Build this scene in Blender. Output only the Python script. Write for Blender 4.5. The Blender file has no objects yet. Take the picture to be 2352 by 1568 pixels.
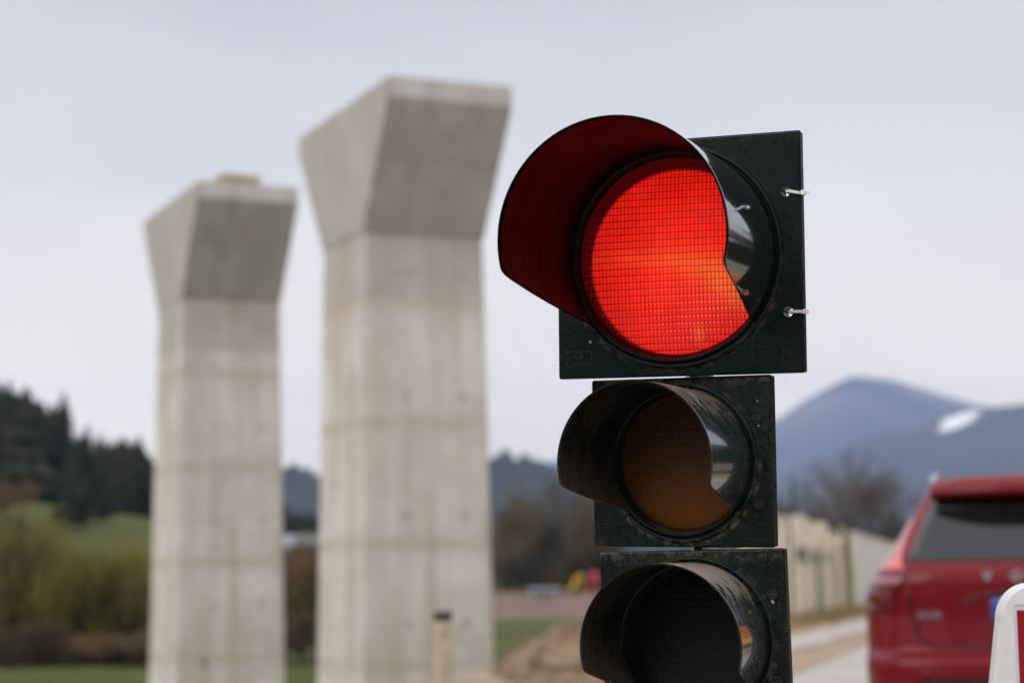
import bpy, bmesh, math, random
import numpy as np
from mathutils import Vector, Matrix, noise as mnoise

random.seed(7)
rng = np.random.default_rng(11)
S = bpy.context.scene
R = math.radians
col = S.collection

# ------------------------------------------------------------------ camera
FPX, CXP, CYP, HOR = 70 / 36 * 2352, 1176, 784, 1350
PITCH = math.atan((HOR - CYP) / FPX)
ROLL = 0.012
CAM = Vector((0, 0, 1.1))
cam_d = bpy.data.cameras.new('camera')
cam_d.sensor_width = 36
cam_d.lens = 70
cam_d.clip_start = 0.05
cam_d.clip_end = 60000
cam_d.dof.use_dof = True
cam_d.dof.focus_distance = 2.86
cam_d.dof.aperture_fstop = 3.6
cam_d.dof.aperture_blades = 9
cam = bpy.data.objects.new('camera', cam_d)
col.objects.link(cam)
S.camera = cam
f_ = Vector((0, math.cos(PITCH), math.sin(PITCH)))
u_ = Vector((0, -math.sin(PITCH), math.cos(PITCH)))
r_ = Vector((1, 0, 0))
right = r_ * math.cos(ROLL) - u_ * math.sin(ROLL)
up = r_ * math.sin(ROLL) + u_ * math.cos(ROLL)
m = Matrix.Identity(4)
for i in range(3):
    m[i][0], m[i][1], m[i][2], m[i][3] = right[i], up[i], -f_[i], CAM[i]
cam.matrix_world = m

# ------------------------------------------------------------------ world, sun
S.view_settings.view_transform = 'Standard'
S.view_settings.look = 'None'
S.view_settings.exposure = 0
S.view_settings.gamma = 1
S.cycles.max_bounces = 6
S.cycles.volume_bounces = 0
S.cycles.sample_clamp_indirect = 4
S.cycles.caustics_reflective = False
S.cycles.caustics_refractive = False
S.cycles.use_denoising = True

SUN_AZ, SUN_EL = R(-138), R(34)      # azimuth from +Y, clockwise; behind the camera to the left
W = bpy.data.worlds.new('World')
S.world = W
W.use_nodes = True
nt = W.node_tree
nt.nodes.clear()
N = nt.nodes.new
out = N('ShaderNodeOutputWorld')
bg = N('ShaderNodeBackground')
sky = N('ShaderNodeTexSky')
sky.sky_type = 'NISHITA'
sky.sun_disc = False
sky.sun_elevation = SUN_EL
sky.sun_rotation = SUN_AZ
skm = N('ShaderNodeVectorMath'); skm.operation = 'SCALE'; skm.inputs['Scale'].default_value = 0.08
nt.links.new(sky.outputs[0], skm.inputs[0])
tc = N('ShaderNodeTexCoord')
sep = N('ShaderNodeSeparateXYZ')
nt.links.new(tc.outputs['Generated'], sep.inputs[0])
ramp = N('ShaderNodeValToRGB')                    # an overcast sky is brighter towards the zenith
e = ramp.color_ramp.elements
e[0].position = 0.0;  e[0].color = (1.92, 1.70, 1.38, 1)
e[1].position = 1.0;  e[1].color = (2.0, 2.03, 2.1, 1)
for p_, c_ in ((.09, (1.86, 1.64, 1.36, 1)), (.20, (1.05, 1.02, 1.0, 1)), (.30, (.86, .865, .89, 1)), (.5, (1.25, 1.25, 1.28, 1))):
    q = e.new(p_); q.color = c_
nt.links.new(sep.outputs['Z'], ramp.inputs[0])
mp = N('ShaderNodeMapping'); mp.inputs['Scale'].default_value = (1.6, 1.6, 5.5)
nt.links.new(tc.outputs['Generated'], mp.inputs[0])
nz = N('ShaderNodeTexNoise'); nz.inputs['Scale'].default_value = 1.6; nz.inputs['Detail'].default_value = 4; nz.inputs['Roughness'].default_value = .45
nt.links.new(mp.outputs[0], nz.inputs[0])
nr = N('ShaderNodeMapRange')
nr.inputs['From Min'].default_value = .3; nr.inputs['From Max'].default_value = .7
nr.inputs['To Min'].default_value = .80; nr.inputs['To Max'].default_value = 1.06
nt.links.new(nz.outputs[0], nr.inputs[0])
cl = N('ShaderNodeVectorMath'); cl.operation = 'SCALE'
nt.links.new(ramp.outputs[0], cl.inputs[0]); nt.links.new(nr.outputs[0], cl.inputs['Scale'])
mix = N('ShaderNodeMixRGB'); mix.inputs[0].default_value = .94     # thick cloud over the clear sky
nt.links.new(skm.outputs[0], mix.inputs[1]); nt.links.new(cl.outputs[0], mix.inputs[2])
nt.links.new(mix.outputs[0], bg.inputs[0])
bg.inputs[1].default_value = 1.0
nt.links.new(bg.outputs[0], out.inputs[0])

sd = bpy.data.lights.new('sun', 'SUN')
sd.energy = 1.5
sd.angle = R(35)
sd.color = (1, .96, .9)
sun = bpy.data.objects.new('sun', sd)
col.objects.link(sun)
sdir = Vector((math.sin(SUN_AZ) * math.cos(SUN_EL), math.cos(SUN_AZ) * math.cos(SUN_EL), math.sin(SUN_EL)))
sun.rotation_euler = (-sdir).to_track_quat('-Z', 'Y').to_euler()

# ------------------------------------------------------------------ helpers
def link_obj(name, me, mats=None, parent=None, mat=None):
    o = bpy.data.objects.new(name, me)
    col.objects.link(o)
    for m_ in (mats or []):
        me.materials.append(m_)
    if parent is not None:
        o.parent = parent
    if mat is not None:
        o.matrix_local = mat
    return o

def tag(o, label=None, cat=None, group=None, kind=None):
    if label: o['label'] = label
    if cat: o['category'] = cat
    if group: o['group'] = group
    if kind: o['kind'] = kind
    return o

def empty(name, loc, rz=0, label=None, cat=None, group=None):
    o = bpy.data.objects.new(name, None)
    col.objects.link(o)
    o.location = loc
    o.rotation_euler = (0, 0, rz)
    return tag(o, label, cat, group)

def mesh(name, verts, faces, smooth=False):
    me = bpy.data.meshes.new(name)
    me.from_pydata([tuple(map(float, v)) for v in verts], [], faces)
    if smooth:
        me.polygons.foreach_set('use_smooth', [True] * len(me.polygons))
    me.update()
    return me

def bm_obj(name, bm, mats, parent=None, smooth=False, mat=None):
    me = bpy.data.meshes.new(name)
    bm.normal_update()
    bm.to_mesh(me); bm.free()
    if smooth:
        me.polygons.foreach_set('use_smooth', [True] * len(me.polygons))
    return link_obj(name, me, mats, parent, mat)

def add_box(bm, c, s, rot=None, bevel=0, seg=2):
    r = bmesh.ops.create_cube(bm, size=1)
    vs = r['verts']
    bmesh.ops.scale(bm, vec=s, verts=vs)
    if bevel:
        es = list({e_ for v in vs for e_ in v.link_edges})
        rr = bmesh.ops.bevel(bm, geom=es, offset=bevel, segments=seg, affect='EDGES', profile=.5)
        vs = list({v for f in rr['faces'] for v in f.verts} | {v for v in vs if v.is_valid})
        vs = [v for v in vs if v.is_valid]
        seen = set(vs); stack = list(vs)
        while stack:
            v = stack.pop()
            for e_ in v.link_edges:
                w_ = e_.other_vert(v)
                if w_ not in seen:
                    seen.add(w_); stack.append(w_)
        vs = list(seen)
    if rot is not None:
        bmesh.ops.rotate(bm, verts=vs, cent=(0, 0, 0), matrix=rot)
    bmesh.ops.translate(bm, vec=c, verts=vs)
    return vs

def lathe(profile, seg=96, axis='y', closed=False, a0=0, a1=2 * math.pi):
    """revolve (r, y) pairs round the local y axis"""
    V, F = [], []
    n = len(profile)
    full = abs(a1 - a0 - 2 * math.pi) < 1e-6
    k = seg if full else seg + 1
    for i in range(k):
        a = a0 + (a1 - a0) * i / seg
        for (r, y) in profile:
            V.append((r * math.cos(a), y, r * math.sin(a)) if axis == 'y' else (r * math.cos(a), r * math.sin(a), y))
    for i in range(seg):
        j = (i + 1) % k
        for q in range(n - 1 + (1 if closed else 0)):
            q2 = (q + 1) % n
            F.append((i * n + q, i * n + q2, j * n + q2, j * n + q))
    return V, F

def tube(bm, pts, radii, seg=8, cap=True):
    pts = [Vector(p) for p in pts]
    rings = []
    prev = None
    for i, p in enumerate(pts):
        d = (pts[min(i + 1, len(pts) - 1)] - pts[max(i - 1, 0)]).normalized()
        a = d.orthogonal().normalized() if prev is None else (prev - d * prev.dot(d)).normalized()
        prev = a
        b = d.cross(a)
        r = radii[i] if hasattr(radii, '__len__') else radii
        rings.append([bm.verts.new(p + (a * math.cos(t) + b * math.sin(t)) * r) for t in [2 * math.pi * k / seg for k in range(seg)]])
    for i in range(len(rings) - 1):
        for k in range(seg):
            bm.faces.new((rings[i][k], rings[i][(k + 1) % seg], rings[i + 1][(k + 1) % seg], rings[i + 1][k]))
    if cap:
        bm.faces.new(rings[0][::-1]); bm.faces.new(rings[-1])

def apply_mods(o):
    dg = bpy.context.evaluated_depsgraph_get()
    dg.update()
    me = bpy.data.meshes.new_from_object(o.evaluated_get(dg))
    o.modifiers.clear()
    old = o.data
    o.data = me
    bpy.data.meshes.remove(old)

def cut(o, cutters):
    for c in cutters:
        c.parent = o
        b = o.modifiers.new('b', 'BOOLEAN'); b.operation = 'DIFFERENCE'; b.solver = 'EXACT'; b.object = c
    bpy.context.view_layer.update()
    apply_mods(o)
    for c in cutters:
        me = c.data
        bpy.data.objects.remove(c); bpy.data.meshes.remove(me)

def cyl_cutter(x, z, r, y0=-.1, y1=.1, seg=48):
    V, F = lathe([(r, y0), (r, y1)], seg)
    n = 2
    F.append([i * n for i in range(seg)]); F.append([i * n + 1 for i in range(seg)][::-1])
    V = [(a + x, b, c + z) for a, b, c in V]
    me = mesh('cutter', V, F)
    bm = bmesh.new(); bm.from_mesh(me); bmesh.ops.recalc_face_normals(bm, faces=bm.faces); bm.to_mesh(me); bm.free()
    return link_obj('cutter', me)

def text_mesh(name, body, size, mats, parent, mat, extrude=.0006, bevel=0, space=1.0, align='CENTER', bold=0):
    cu = bpy.data.curves.new(name, 'FONT')
    cu.body = body; cu.size = size; cu.extrude = extrude; cu.bevel_depth = bevel
    cu.align_x = align; cu.align_y = 'CENTER'; cu.space_character = space; cu.offset = bold
    t = bpy.data.objects.new(name, cu)
    col.objects.link(t)
    bpy.context.view_layer.update()
    me = bpy.data.meshes.new_from_object(t.evaluated_get(bpy.context.evaluated_depsgraph_get()))
    bpy.data.objects.remove(t); bpy.data.curves.remove(cu)
    me.name = name
    me.materials.clear()
    return link_obj(name, me, mats, parent, mat)

# ---- materials
class NM:
    """small node-material builder"""
    def __init__(s, name, base=(.5, .5, .5), rough=.6, metal=0., spec=.5, coat=0., coat_rough=.05):
        s.m = bpy.data.materials.new(name); s.m.use_nodes = True
        s.t = s.m.node_tree
        s.b = s.t.nodes['Principled BSDF']
        s.b.inputs['Base Color'].default_value = (*base, 1)
        s.b.inputs['Roughness'].default_value = rough
        s.b.inputs['Metallic'].default_value = metal
        s.b.inputs['Specular IOR Level'].default_value = spec
        s.b.inputs['Coat Weight'].default_value = coat
        s.b.inputs['Coat Roughness'].default_value = coat_rough
    def n(s, k, **kw):
        d = s.t.nodes.new(k)
        for a, v in kw.items():
            if a in d.inputs: d.inputs[a].default_value = v
            else: setattr(d, a, v)
        return d
    def l(s, a, b): s.t.links.new(a, b)
    def co(s, kind='Object', scale=(1, 1, 1)):
        t = s.n('ShaderNodeTexCoord'); mp_ = s.n('ShaderNodeMapping'); mp_.inputs['Scale'].default_value = scale
        s.l(t.outputs[kind], mp_.inputs[0]); return mp_.outputs[0]
    def noise(s, vec, scale, detail=3, rough=.5, dist=0):
        n_ = s.n('ShaderNodeTexNoise')
        n_.inputs['Scale'].default_value = scale; n_.inputs['Detail'].default_value = detail
        n_.inputs['Roughness'].default_value = rough; n_.inputs['Distortion'].default_value = dist
        s.l(vec, n_.inputs['Vector']); return n_.outputs['Fac']
    def rng(s, v, a, b, c=0., d=1., smooth=False):
        r = s.n('ShaderNodeMapRange'); r.inputs[1].default_value = a; r.inputs[2].default_value = b
        r.inputs[3].default_value = c; r.inputs[4].default_value = d
        if smooth: r.interpolation_type = 'SMOOTHSTEP'
        s.l(v, r.inputs[0]); return r.outputs[0]
    def math(s, op, a, b=None, clamp=False):
        r = s.n('ShaderNodeMath'); r.operation = op; r.use_clamp = clamp
        for i, v in enumerate((a, b)):
            if v is None: continue
            if isinstance(v, (int, float)): r.inputs[i].default_value = v
            else: s.l(v, r.inputs[i])
        return r.outputs[0]
    def mix(s, f, a, b):
        r = s.n('ShaderNodeMixRGB')
        for i, v in enumerate((f, a, b)):
            if isinstance(v, (int, float)): r.inputs[i].default_value = v
            elif isinstance(v, tuple): r.inputs[i].default_value = (*v, 1)
            else: s.l(v, r.inputs[i])
        return r.outputs[0]
    def sepc(s, v):
        r = s.n('ShaderNodeSeparateXYZ'); s.l(v, r.inputs[0]); return r.outputs
    def color(s, c): s.l(c, s.b.inputs['Base Color'])
    def rough(s, c): s.l(c, s.b.inputs['Roughness'])
    def bump(s, h, strength=.3, dist=.01):
        b_ = s.n('ShaderNodeBump'); b_.inputs['Strength'].default_value = strength; b_.inputs['Distance'].default_value = dist
        s.l(h, b_.inputs['Height']); s.l(b_.outputs[0], s.b.inputs['Normal'])

def simple(name, c, rough=.6, var=.25, scale=3., metal=0., spec=.5, coat=0., bump=0.):
    q = NM(name, c, rough, metal, spec, coat)
    v = q.co()
    n_ = q.noise(v, scale, 4)
    q.color(q.mix(q.rng(n_, .3, .7), tuple(x * (1 - var) for x in c), tuple(min(1, x * (1 + var)) for x in c)))
    if bump: q.bump(n_, bump, .01)
    return q.m

# ------------------------------------------------------------------ ground
def uv_(x, y): return x * .968 - y * .2487, x * .2487 + y * .968      # road frame: u to the right, v along
def xy_(u, v): return u * .968 + v * .2487, -u * .2487 + v * .968
def sstep(a, b, x):
    t = np.clip((x - a) / (b - a), 0, 1); return t * t * (3 - 2 * t)

HX = np.array([-9000, -3000, -500, 0, 100, 350, 700, 1100, 1400, 9000.])
H300 = np.array([10, 24, 17, 15.2, 14.2, 12.0, 7.5, -1.5, -1.5, -1.])
H430 = np.array([14, 50, 36, 27, 23.5, 15.5, 8.5, 7, 7, 0.])
def terrain(x, y):
    x = np.asarray(x, float); y = np.asarray(y, float)
    u, v = uv_(x, y)
    r = np.hypot(x, y) + 1e-6
    px = 1176 + 4573 * np.clip(x / np.maximum(y, 1e-3), -4, 4)
    front = y > 0
    px = np.where(front, px, np.where(x < 0, -9000, 9000))
    z = -3.0 * sstep(-7, -15, u) - .03
    z += .9 * sstep(60, 160, v) * sstep(-30, -12, u) * sstep(-7, -13, u)
    side = sstep(8, 30, u) * 1.2
    z += side
    a = np.interp(px, HX, H300); b = np.interp(px, HX, H430)
    z1 = z + (a + 3) * sstep(122, 310, r) * np.where(front | (x < 0), 1, 0)
    z2 = z1 + (b - a) * sstep(300, 440, r) * np.where(front | (x < 0), 1, 0)
    z2 = z2 * (1 - sstep(600, 2000, r)) + (-3) * sstep(600, 2000, r)
    rough_ = np.sin(x * .31 + 2 * np.sin(y * .17)) * np.sin(y * .27 + np.sin(x * .13)) * .12 * sstep(9, 14, np.abs(u)) * sstep(5, 30, r)
    return z2 + rough_

def ground_mesh():
    rr = [0.0] + list(np.geomspace(.8, 13400, 200))
    fa = np.linspace(-.34, .34, 170)
    oth = np.linspace(.34, 2 * math.pi - .34, 92)[1:-1]
    aa = np.concatenate([fa, oth])
    V = [(0, 0, float(terrain(0, .01)))]
    rs, as_ = np.meshgrid(rr[1:], aa, indexing='ij')
    X = rs * np.sin(as_); Y = rs * np.cos(as_)
    Z = terrain(X, Y)
    V += list(zip(X.ravel(), Y.ravel(), Z.ravel()))
    n = len(aa); F = []
    for k in range(n):
        F.append((0, 1 + (k + 1) % n, 1 + k))
    for i in range(len(rr) - 2):
        for k in range(n):
            k2 = (k + 1) % n
            F.append((1 + i * n + k, 1 + i * n + k2, 1 + (i + 1) * n + k2, 1 + (i + 1) * n + k))
    me = mesh('ground', V, F, True)
    bm = bmesh.new(); bm.from_mesh(me); bmesh.ops.recalc_face_normals(bm, faces=bm.faces)
    if sum(f.normal.z for f in bm.faces) < 0: bmesh.ops.reverse_faces(bm, faces=bm.faces)
    bm.to_mesh(me); bm.free()
    return me

q = NM('ground_grass_soil', rough=.95, spec=.15)
v = q.co()
g1 = q.noise(v, .05, 5, .6); g2 = q.noise(v, .8, 4, .6); g3 = q.noise(v, .012, 4, .6)
grass = q.mix(q.rng(g1, .35, .65), (.034, .046, .006), (.058, .066, .009))
grass = q.mix(q.math('MULTIPLY', q.rng(g2, .45, .7), .55), grass, (.13, .125, .045))
grass = q.mix(q.rng(g3, .45, .62, 0, .6), grass, (.088, .092, .015))
soil = q.mix(q.rng(g2, .3, .7), (.24, .175, .115), (.38, .29, .20))
s_ = q.sepc(v)
# distance to the road axis decides soil (verge) or grass
uu = q.math('SUBTRACT', q.math('MULTIPLY', s_[0], .968), q.math('MULTIPLY', s_[1], .2487))
uu2 = q.math('ADD', uu, q.math('MULTIPLY', q.math('SUBTRACT', g2, .5), 2.5))
near = q.math('MULTIPLY', q.rng(uu2, -9.5, -8.0), q.rng(uu2, 12, 10))
px_ = q.math('DIVIDE', q.math('ADD', s_[0], 6.), 26.); py_ = q.math('DIVIDE', q.math('SUBTRACT', s_[1], 48.), 30.)
pr_ = q.math('ADD', q.math('ADD', q.math('MULTIPLY', px_, px_), q.math('MULTIPLY', py_, py_)), q.math('MULTIPLY', q.math('SUBTRACT', g2, .5), .3))
near = q.math('MAXIMUM', near, q.rng(pr_, 1.05, .95, 0, .15))     # site soil round the piers, out of view, added for warm bounce
q.color(q.mix(near, grass, soil))
q.bump(g2, .6, .05)
ground = link_obj('ground', ground_mesh(), [q.m])
tag(ground, kind='structure')

def strip(name, u0, u1, v0, v1, z, m_, nu=6, dv=2., wob=0.):
    vs = np.arange(v0, v1 + dv, dv)
    V, F = [], []
    for vv in vs:
        for k in range(nu + 1):
            uu_ = u0 + (u1 - u0) * k / nu
            if k in (0, nu): uu_ += wob * (math.sin(vv * .7 + k) + .6 * math.sin(vv * 1.9 + 2 * k))
            x, y = xy_(uu_, vv)
            V.append((x, y, z))
    n = nu + 1
    for i in range(len(vs) - 1):
        for k in range(nu):
            F.append((i * n + k, i * n + k + 1, (i + 1) * n + k + 1, (i + 1) * n + k))
    o = link_obj(name, mesh(name, V, F), [m_])
    return tag(o, kind='structure')

q = NM('dusty_asphalt', rough=.85)
v = q.co()
n1 = q.noise(v, .35, 5, .6); n2 = q.noise(v, 60, 3, .6)
c_ = q.mix(q.rng(n1, .35, .7), (.36, .325, .295), (.48, .44, .405))
q.color(q.mix(q.math('MULTIPLY', q.rng(n2, .4, .7), .3), c_, (.12, .115, .11)))
q.bump(n2, .3, .004)
M_asph = q.m
q = NM('pale_gravel', rough=.95)
v = q.co()
n1 = q.noise(v, .5, 4, .6); n2 = q.noise(v, 30, 3, .7)
c_ = q.mix(q.rng(n1, .35, .65), (.35, .305, .265), (.47, .42, .375))
q.color(q.mix(q.math('MULTIPLY', q.rng(n2, .35, .7), .4), c_, (.26, .22, .18)))
q.bump(n2, .5, .01)
M_gravel = q.m
strip('road', -2.85, 6.2, -60, 300, 0.0, M_asph)
strip('gravel_path', -5.2, -3.9, 8, 160, -.01, M_gravel, wob=.12)

# dirt bank: a heightfield of its own with clods
def dirt_bank():
    nx, ny = 200, 130
    X = np.linspace(-4.5, 8.0, nx); Y = np.linspace(19.0, 36.0, ny)
    V, F = [], []
    for y in Y:
        for x in X:
            crest = np.interp(x, [-4.5, -2.4, -1.2, -.45, .02, .44, .97, 2.3, 3.0, 3.6, 8], [-3.3, -1.6, -.8, -.22, .18, .46, .60, .62, .35, -.4, -.6])
            k = math.exp(-((y - 27.0) / 3.4) ** 2)
            base = float(terrain(x, y)) - .12
            low = min(base, crest - .2)
            h = low + (crest - low) * k
            nn = mnoise.fractal(Vector((x * 1.1, y * 1.1, 3)), 1.0, 2.1, 5) * .3 + abs(mnoise.noise(Vector((x * 3.1, y * 3.1, 7)))) * .12
            edge = min(1, (x + 4.5) / .8, (8 - x) / .8, (y - 19) / 1., (36 - y) / 1.)
            V.append((x, y, h + nn * k * edge - (1 - edge) * .15))
    for i in range(ny - 1):
        for j in range(nx - 1):
            F.append((i * nx + j, i * nx + j + 1, (i + 1) * nx + j + 1, (i + 1) * nx + j))
    return mesh('dirt_bank', V, F, True)
q = NM('bank_soil', rough=.97, spec=.1)
v = q.co()
n1 = q.noise(v, 1.5, 5, .6, .8); n2 = q.noise(v, 7, 4, .6)
c_ = q.mix(q.rng(n1, .38, .62), (.075, .042, .016), (.24, .17, .11))
q.color(q.mix(q.rng(n2, .5, .75, 0, .6), c_, (.36, .29, .21)))
q.bump(n2, .7, .05)
tag(link_obj('dirt_bank', dirt_bank(), [q.m]), kind='structure')

# ------------------------------------------------------------------ hills and mountains (polar height fields)
def ridge(name, xs, ys, dist, front, back, m_, seed, namp, nscale, ax=(-.62, .62), floor=-4, nr=60, na=360, tree=0):
    V, F = [], []
    xs = np.array(xs, float); ys = np.array(ys, float)
    for i in range(nr):
        t = i / (nr - 1)
        r = dist - front + t * (front + back)
        if r <= dist: s = sstep(0, 1, np.array((r - (dist - front)) / front)) ** .9
        else: s = sstep(0, 1, np.array(1 - (r - dist) / back))
        for k in range(na):
            a = ax[0] + (ax[1] - ax[0]) * k / (na - 1)
            pxx = 1176 + 4573 * math.tan(a)
            H = 1.1 + (1350 - np.interp(pxx, xs, ys)) / 4573 * dist * math.cos(a)
            x, y = r * math.sin(a), r * math.cos(a)
            n_ = mnoise.fractal(Vector((x / nscale, y / nscale, seed)), 1., 2., 5)
            n_ += tree * abs(mnoise.noise(Vector((x / 22, y / 22, seed + 4))))
            rid = 1 - abs(mnoise.noise(Vector((x / nscale / 1.7, y / nscale / 1.7, seed + 9)))) * 2
            endf = min(1, k / 14, (na - 1 - k) / 14)
            z = floor + (H - floor) * float(s) * endf + (n_ * namp + rid * namp * .8 * (1 - float(s))) * float(s) * endf
            V.append((x, y, z))
    for i in range(nr - 1):
        for k in range(na - 1):
            F.append((i * na + k, i * na + k + 1, (i + 1) * na + k + 1, (i + 1) * na + k))
    return tag(link_obj(name, mesh(name, V, F, True), [m_]), kind='structure')

def forest_mat(name, a, b, sc, snow=None):
    q = NM(name, rough=.95, spec=.05)
    v = q.co()
    n1 = q.noise(v, sc, 6, .65)
    c_ = q.mix(q.rng(n1, .35, .65), a, b)
    if snow: c_ = q.mix(snow(q, v, n1), c_, (.90, .90, .90))
    q.color(c_)
    return q.m
def bare_top(q, v, n1):
    s3 = q.sepc(v)
    return q.math('MULTIPLY', q.rng(s3[2], 730, 1230, 0, .2), q.rng(n1, .42, .6))
M_mt = forest_mat('far_forest', (.030, .045, .045), (.07, .075, .065), .0013, bare_top)
def clearing(q, v, n1):
    # a snowed-in clearing on the slope, ellipse in plan with a ragged edge
    s3 = q.sepc(v)
    cx_, cy_ = 8175 * math.sin(math.atan((2170 - 1176) / 4573)), 8175 * math.cos(math.atan((2170 - 1176) / 4573))
    dx = q.math('DIVIDE', q.math('SUBTRACT', s3[0], cx_), 112.)
    dy = q.math('DIVIDE', q.math('SUBTRACT', s3[1], cy_ - 265), 235.)
    tilt = q.math('ADD', dy, q.math('MULTIPLY', dx, -.75))
    d2 = q.math('ADD', q.math('MULTIPLY', dx, dx), q.math('MULTIPLY', tilt, tilt))
    fine = q.noise(v, .012, 4, .7)
    d2 = q.math('ADD', d2, q.math('MULTIPLY', q.math('SUBTRACT', n1, .5), 2.6))
    d2 = q.math('ADD', d2, q.math('MULTIPLY', q.math('SUBTRACT', fine, .5), 4.6))
    return q.rng(d2, 1.1, .75)
M_mt2 = forest_mat('near_mountain_forest', (.022, .034, .034), (.05, .058, .045), .0024, clearing)
ridge('mountain', [-1600, 0, 600, 1000, 1130, 1290, 1500, 1780, 1850, 1915, 1960, 1985, 2060, 2130, 2210, 2350, 2700, 4000],
      [1150, 1200, 1170, 1105, 1088, 1058, 1040, 975, 925, 889, 870, 876, 894, 914, 932, 962, 990, 1080], 12000, 2800, 1300, M_mt, 3, 42, 700)
ridge('mountain_ridge', [-1600, 600, 1300, 1600, 1780, 1860, 1940, 2030, 2121, 2180, 2240, 2290, 2352, 2500, 2900, 4000],
      [1360, 1340, 1255, 1175, 1115, 1075, 1035, 1010, 1002, 985, 964, 956, 948, 955, 975, 1060], 8370, 3000, 1900, M_mt2, 8, 16, 530)
M_wh = forest_mat('wooded_hill', (.018, .028, .028), (.045, .05, .042), .009)
ridge('wooded_hill', [-1600, 200, 560, 655, 735, 900, 1040, 1140, 1180, 1230, 1290, 1420, 1700, 2000, 2400, 4000],
      [1180, 1130, 1120, 1117, 1116, 1112, 1100, 1086, 1084, 1094, 1116, 1150, 1215, 1250, 1270, 1280], 3300, 1200, 700, M_wh, 5, 9, 200, tree=6)

# ------------------------------------------------------------------ vegetation
def leaf_mat(name, a, b, sc=1.2):
    q = NM(name, rough=.9, spec=.1)
    v = q.co()
    n1 = q.noise(v, sc, 3, .6)
    oi = q.n('ShaderNodeObjectInfo')
    c_ = q.mix(q.rng(n1, .35, .65), a, b)
    h = q.n('ShaderNodeHueSaturation'); q.l(c_, h.inputs['Color'])
    q.l(q.rng(oi.outputs['Random'], 0, 1, .75, 1.3), h.inputs['Value'])
    q.color(h.outputs[0])
    return q.m
M_bark = simple('bark', (.075, .06, .05), .95, .3, 6)
M_twig_brown = leaf_mat('brown_twigs', (.080, .062, .034), (.14, .108, .054))
M_twig_red = leaf_mat('reddish_twigs', (.11, .068, .034), (.17, .105, .05))
M_twig_grey = leaf_mat('grey_twigs', (.115, .10, .095), (.18, .16, .15))
M_willow = leaf_mat('willow_twigs', (.13, .112, .026), (.21, .18, .045))
M_olive = leaf_mat('olive_scrub', (.095, .082, .026), (.15, .125, .042))
M_conifer = leaf_mat('conifer_needles', (.011, .015, .010), (.030, .030, .021), .12)
M_dark = leaf_mat('dark_wood', (.03, .03, .025), (.055, .048, .04), .2)

def crown_mesh(name, n, rx, rz, zc, ln, wd, seed, upright=.7, hollow=.35, clumps=9):
    """many thin twig-sized blades spread through an uneven crown"""
    g = np.random.default_rng(seed)
    cl_ = []
    for _ in range(clumps):
        d = g.normal(size=3); d /= np.linalg.norm(d)
        rr = g.uniform(.25, .75)
        cl_.append((d * rr, g.uniform(.3, .55)))
    V = np.zeros((n * 4, 3)); F = []
    k = 0
    for i in range(n):
        c, s = cl_[g.integers(clumps)]
        d = g.normal(size=3); d /= np.linalg.norm(d)
        p = c + d * s * g.uniform(0, 1) ** .5
        P = np.array([p[0] * rx, p[1] * rx, zc + p[2] * rz])
        out_ = np.array([p[0], p[1], .4 + p[2] * .4]); out_ /= np.linalg.norm(out_) + 1e-6
        ax_ = upright * np.array([0, 0, 1.]) + (1 - upright) * out_ + g.normal(size=3) * .35
        ax_ /= np.linalg.norm(ax_)
        sd_ = np.cross(ax_, g.normal(size=3)); sd_ /= np.linalg.norm(sd_) + 1e-6
        L_ = ln * g.uniform(.5, 1.3); w_ = wd * g.uniform(.5, 1.4)
        V[k], V[k + 1], V[k + 2], V[k + 3] = P - ax_ * L_ / 2 - sd_ * w_ / 2, P - ax_ * L_ / 2 + sd_ * w_ / 2, P + ax_ * L_ / 2 + sd_ * w_ * .2, P + ax_ * L_ / 2 - sd_ * w_ * .2
        F.append((k, k + 1, k + 2, k + 3)); k += 4
    return mesh(name, V, F)

def branch_mesh(name, h, spread, seed, depth=6, r0=.14, droop=0.):
    g = random.Random(seed)
    bm = bmesh.new()
    def go(p, d, L_, r, lv):
        pts = [p]; rad = [r]
        for s in range(3):
            d = (d + Vector((g.gauss(0, .13), g.gauss(0, .13), g.gauss(.03, .08)))).normalized()
            p = p + d * L_ / 3
            pts.append(p); rad.append(r * (1 - .3 * (s + 1) / 3))
        tube(bm, pts, rad, 6 if lv < 2 else 4 if lv < 4 else 3, cap=False)
        if lv >= depth: return
        for _ in range(g.choice((3, 3, 4)) if lv else 5):
            ang = g.uniform(.25, .75) * spread
            az = g.uniform(0, 2 * math.pi)
            a = d.orthogonal().normalized(); b = d.cross(a)
            nd = (d * math.cos(ang) + (a * math.cos(az) + b * math.sin(az)) * math.sin(ang)).normalized()
            go(pts[g.choice((2, 3, 3))], nd, L_ * g.uniform(.62, .82), r * .6, lv + 1)
    go(Vector((0, 0, -.3)), Vector((0, 0, 1)), h * .27, r0, 0)
    me = bpy.data.meshes.new(name); bm.to_mesh(me); bm.free()
    return me

def trunk_mesh(h, r, seed, lean=.05):
    g = random.Random(seed)
    bm = bmesh.new()
    top = Vector((g.uniform(-lean, lean) * h, g.uniform(-lean, lean) * h, h))
    tube(bm, [(0, 0, -.5), top * .4, top * .75, top], [r, r * .8, r * .5, r * .2], 7)
    for k in range(5):
        z = h * g.uniform(.25, .7); a = g.uniform(0, 6.28)
        p = top * (z / h)
        tube(bm, [p, p + Vector((math.cos(a) * h * .13, math.sin(a) * h * .13, h * .12)), p + Vector((math.cos(a) * h * .22, math.sin(a) * h * .22, h * .3))], [r * .45, r * .3, r * .1], 5)
    me = bpy.data.meshes.new('trunk'); bm.to_mesh(me); bm.free()
    return me

def at(px, D, z=None):
    """ground point seen in that direction at distance D along y"""
    x = (px - 1176) / 4573 * D
    return (x, D, float(terrain(x, D)) if z is None else z)

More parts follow.
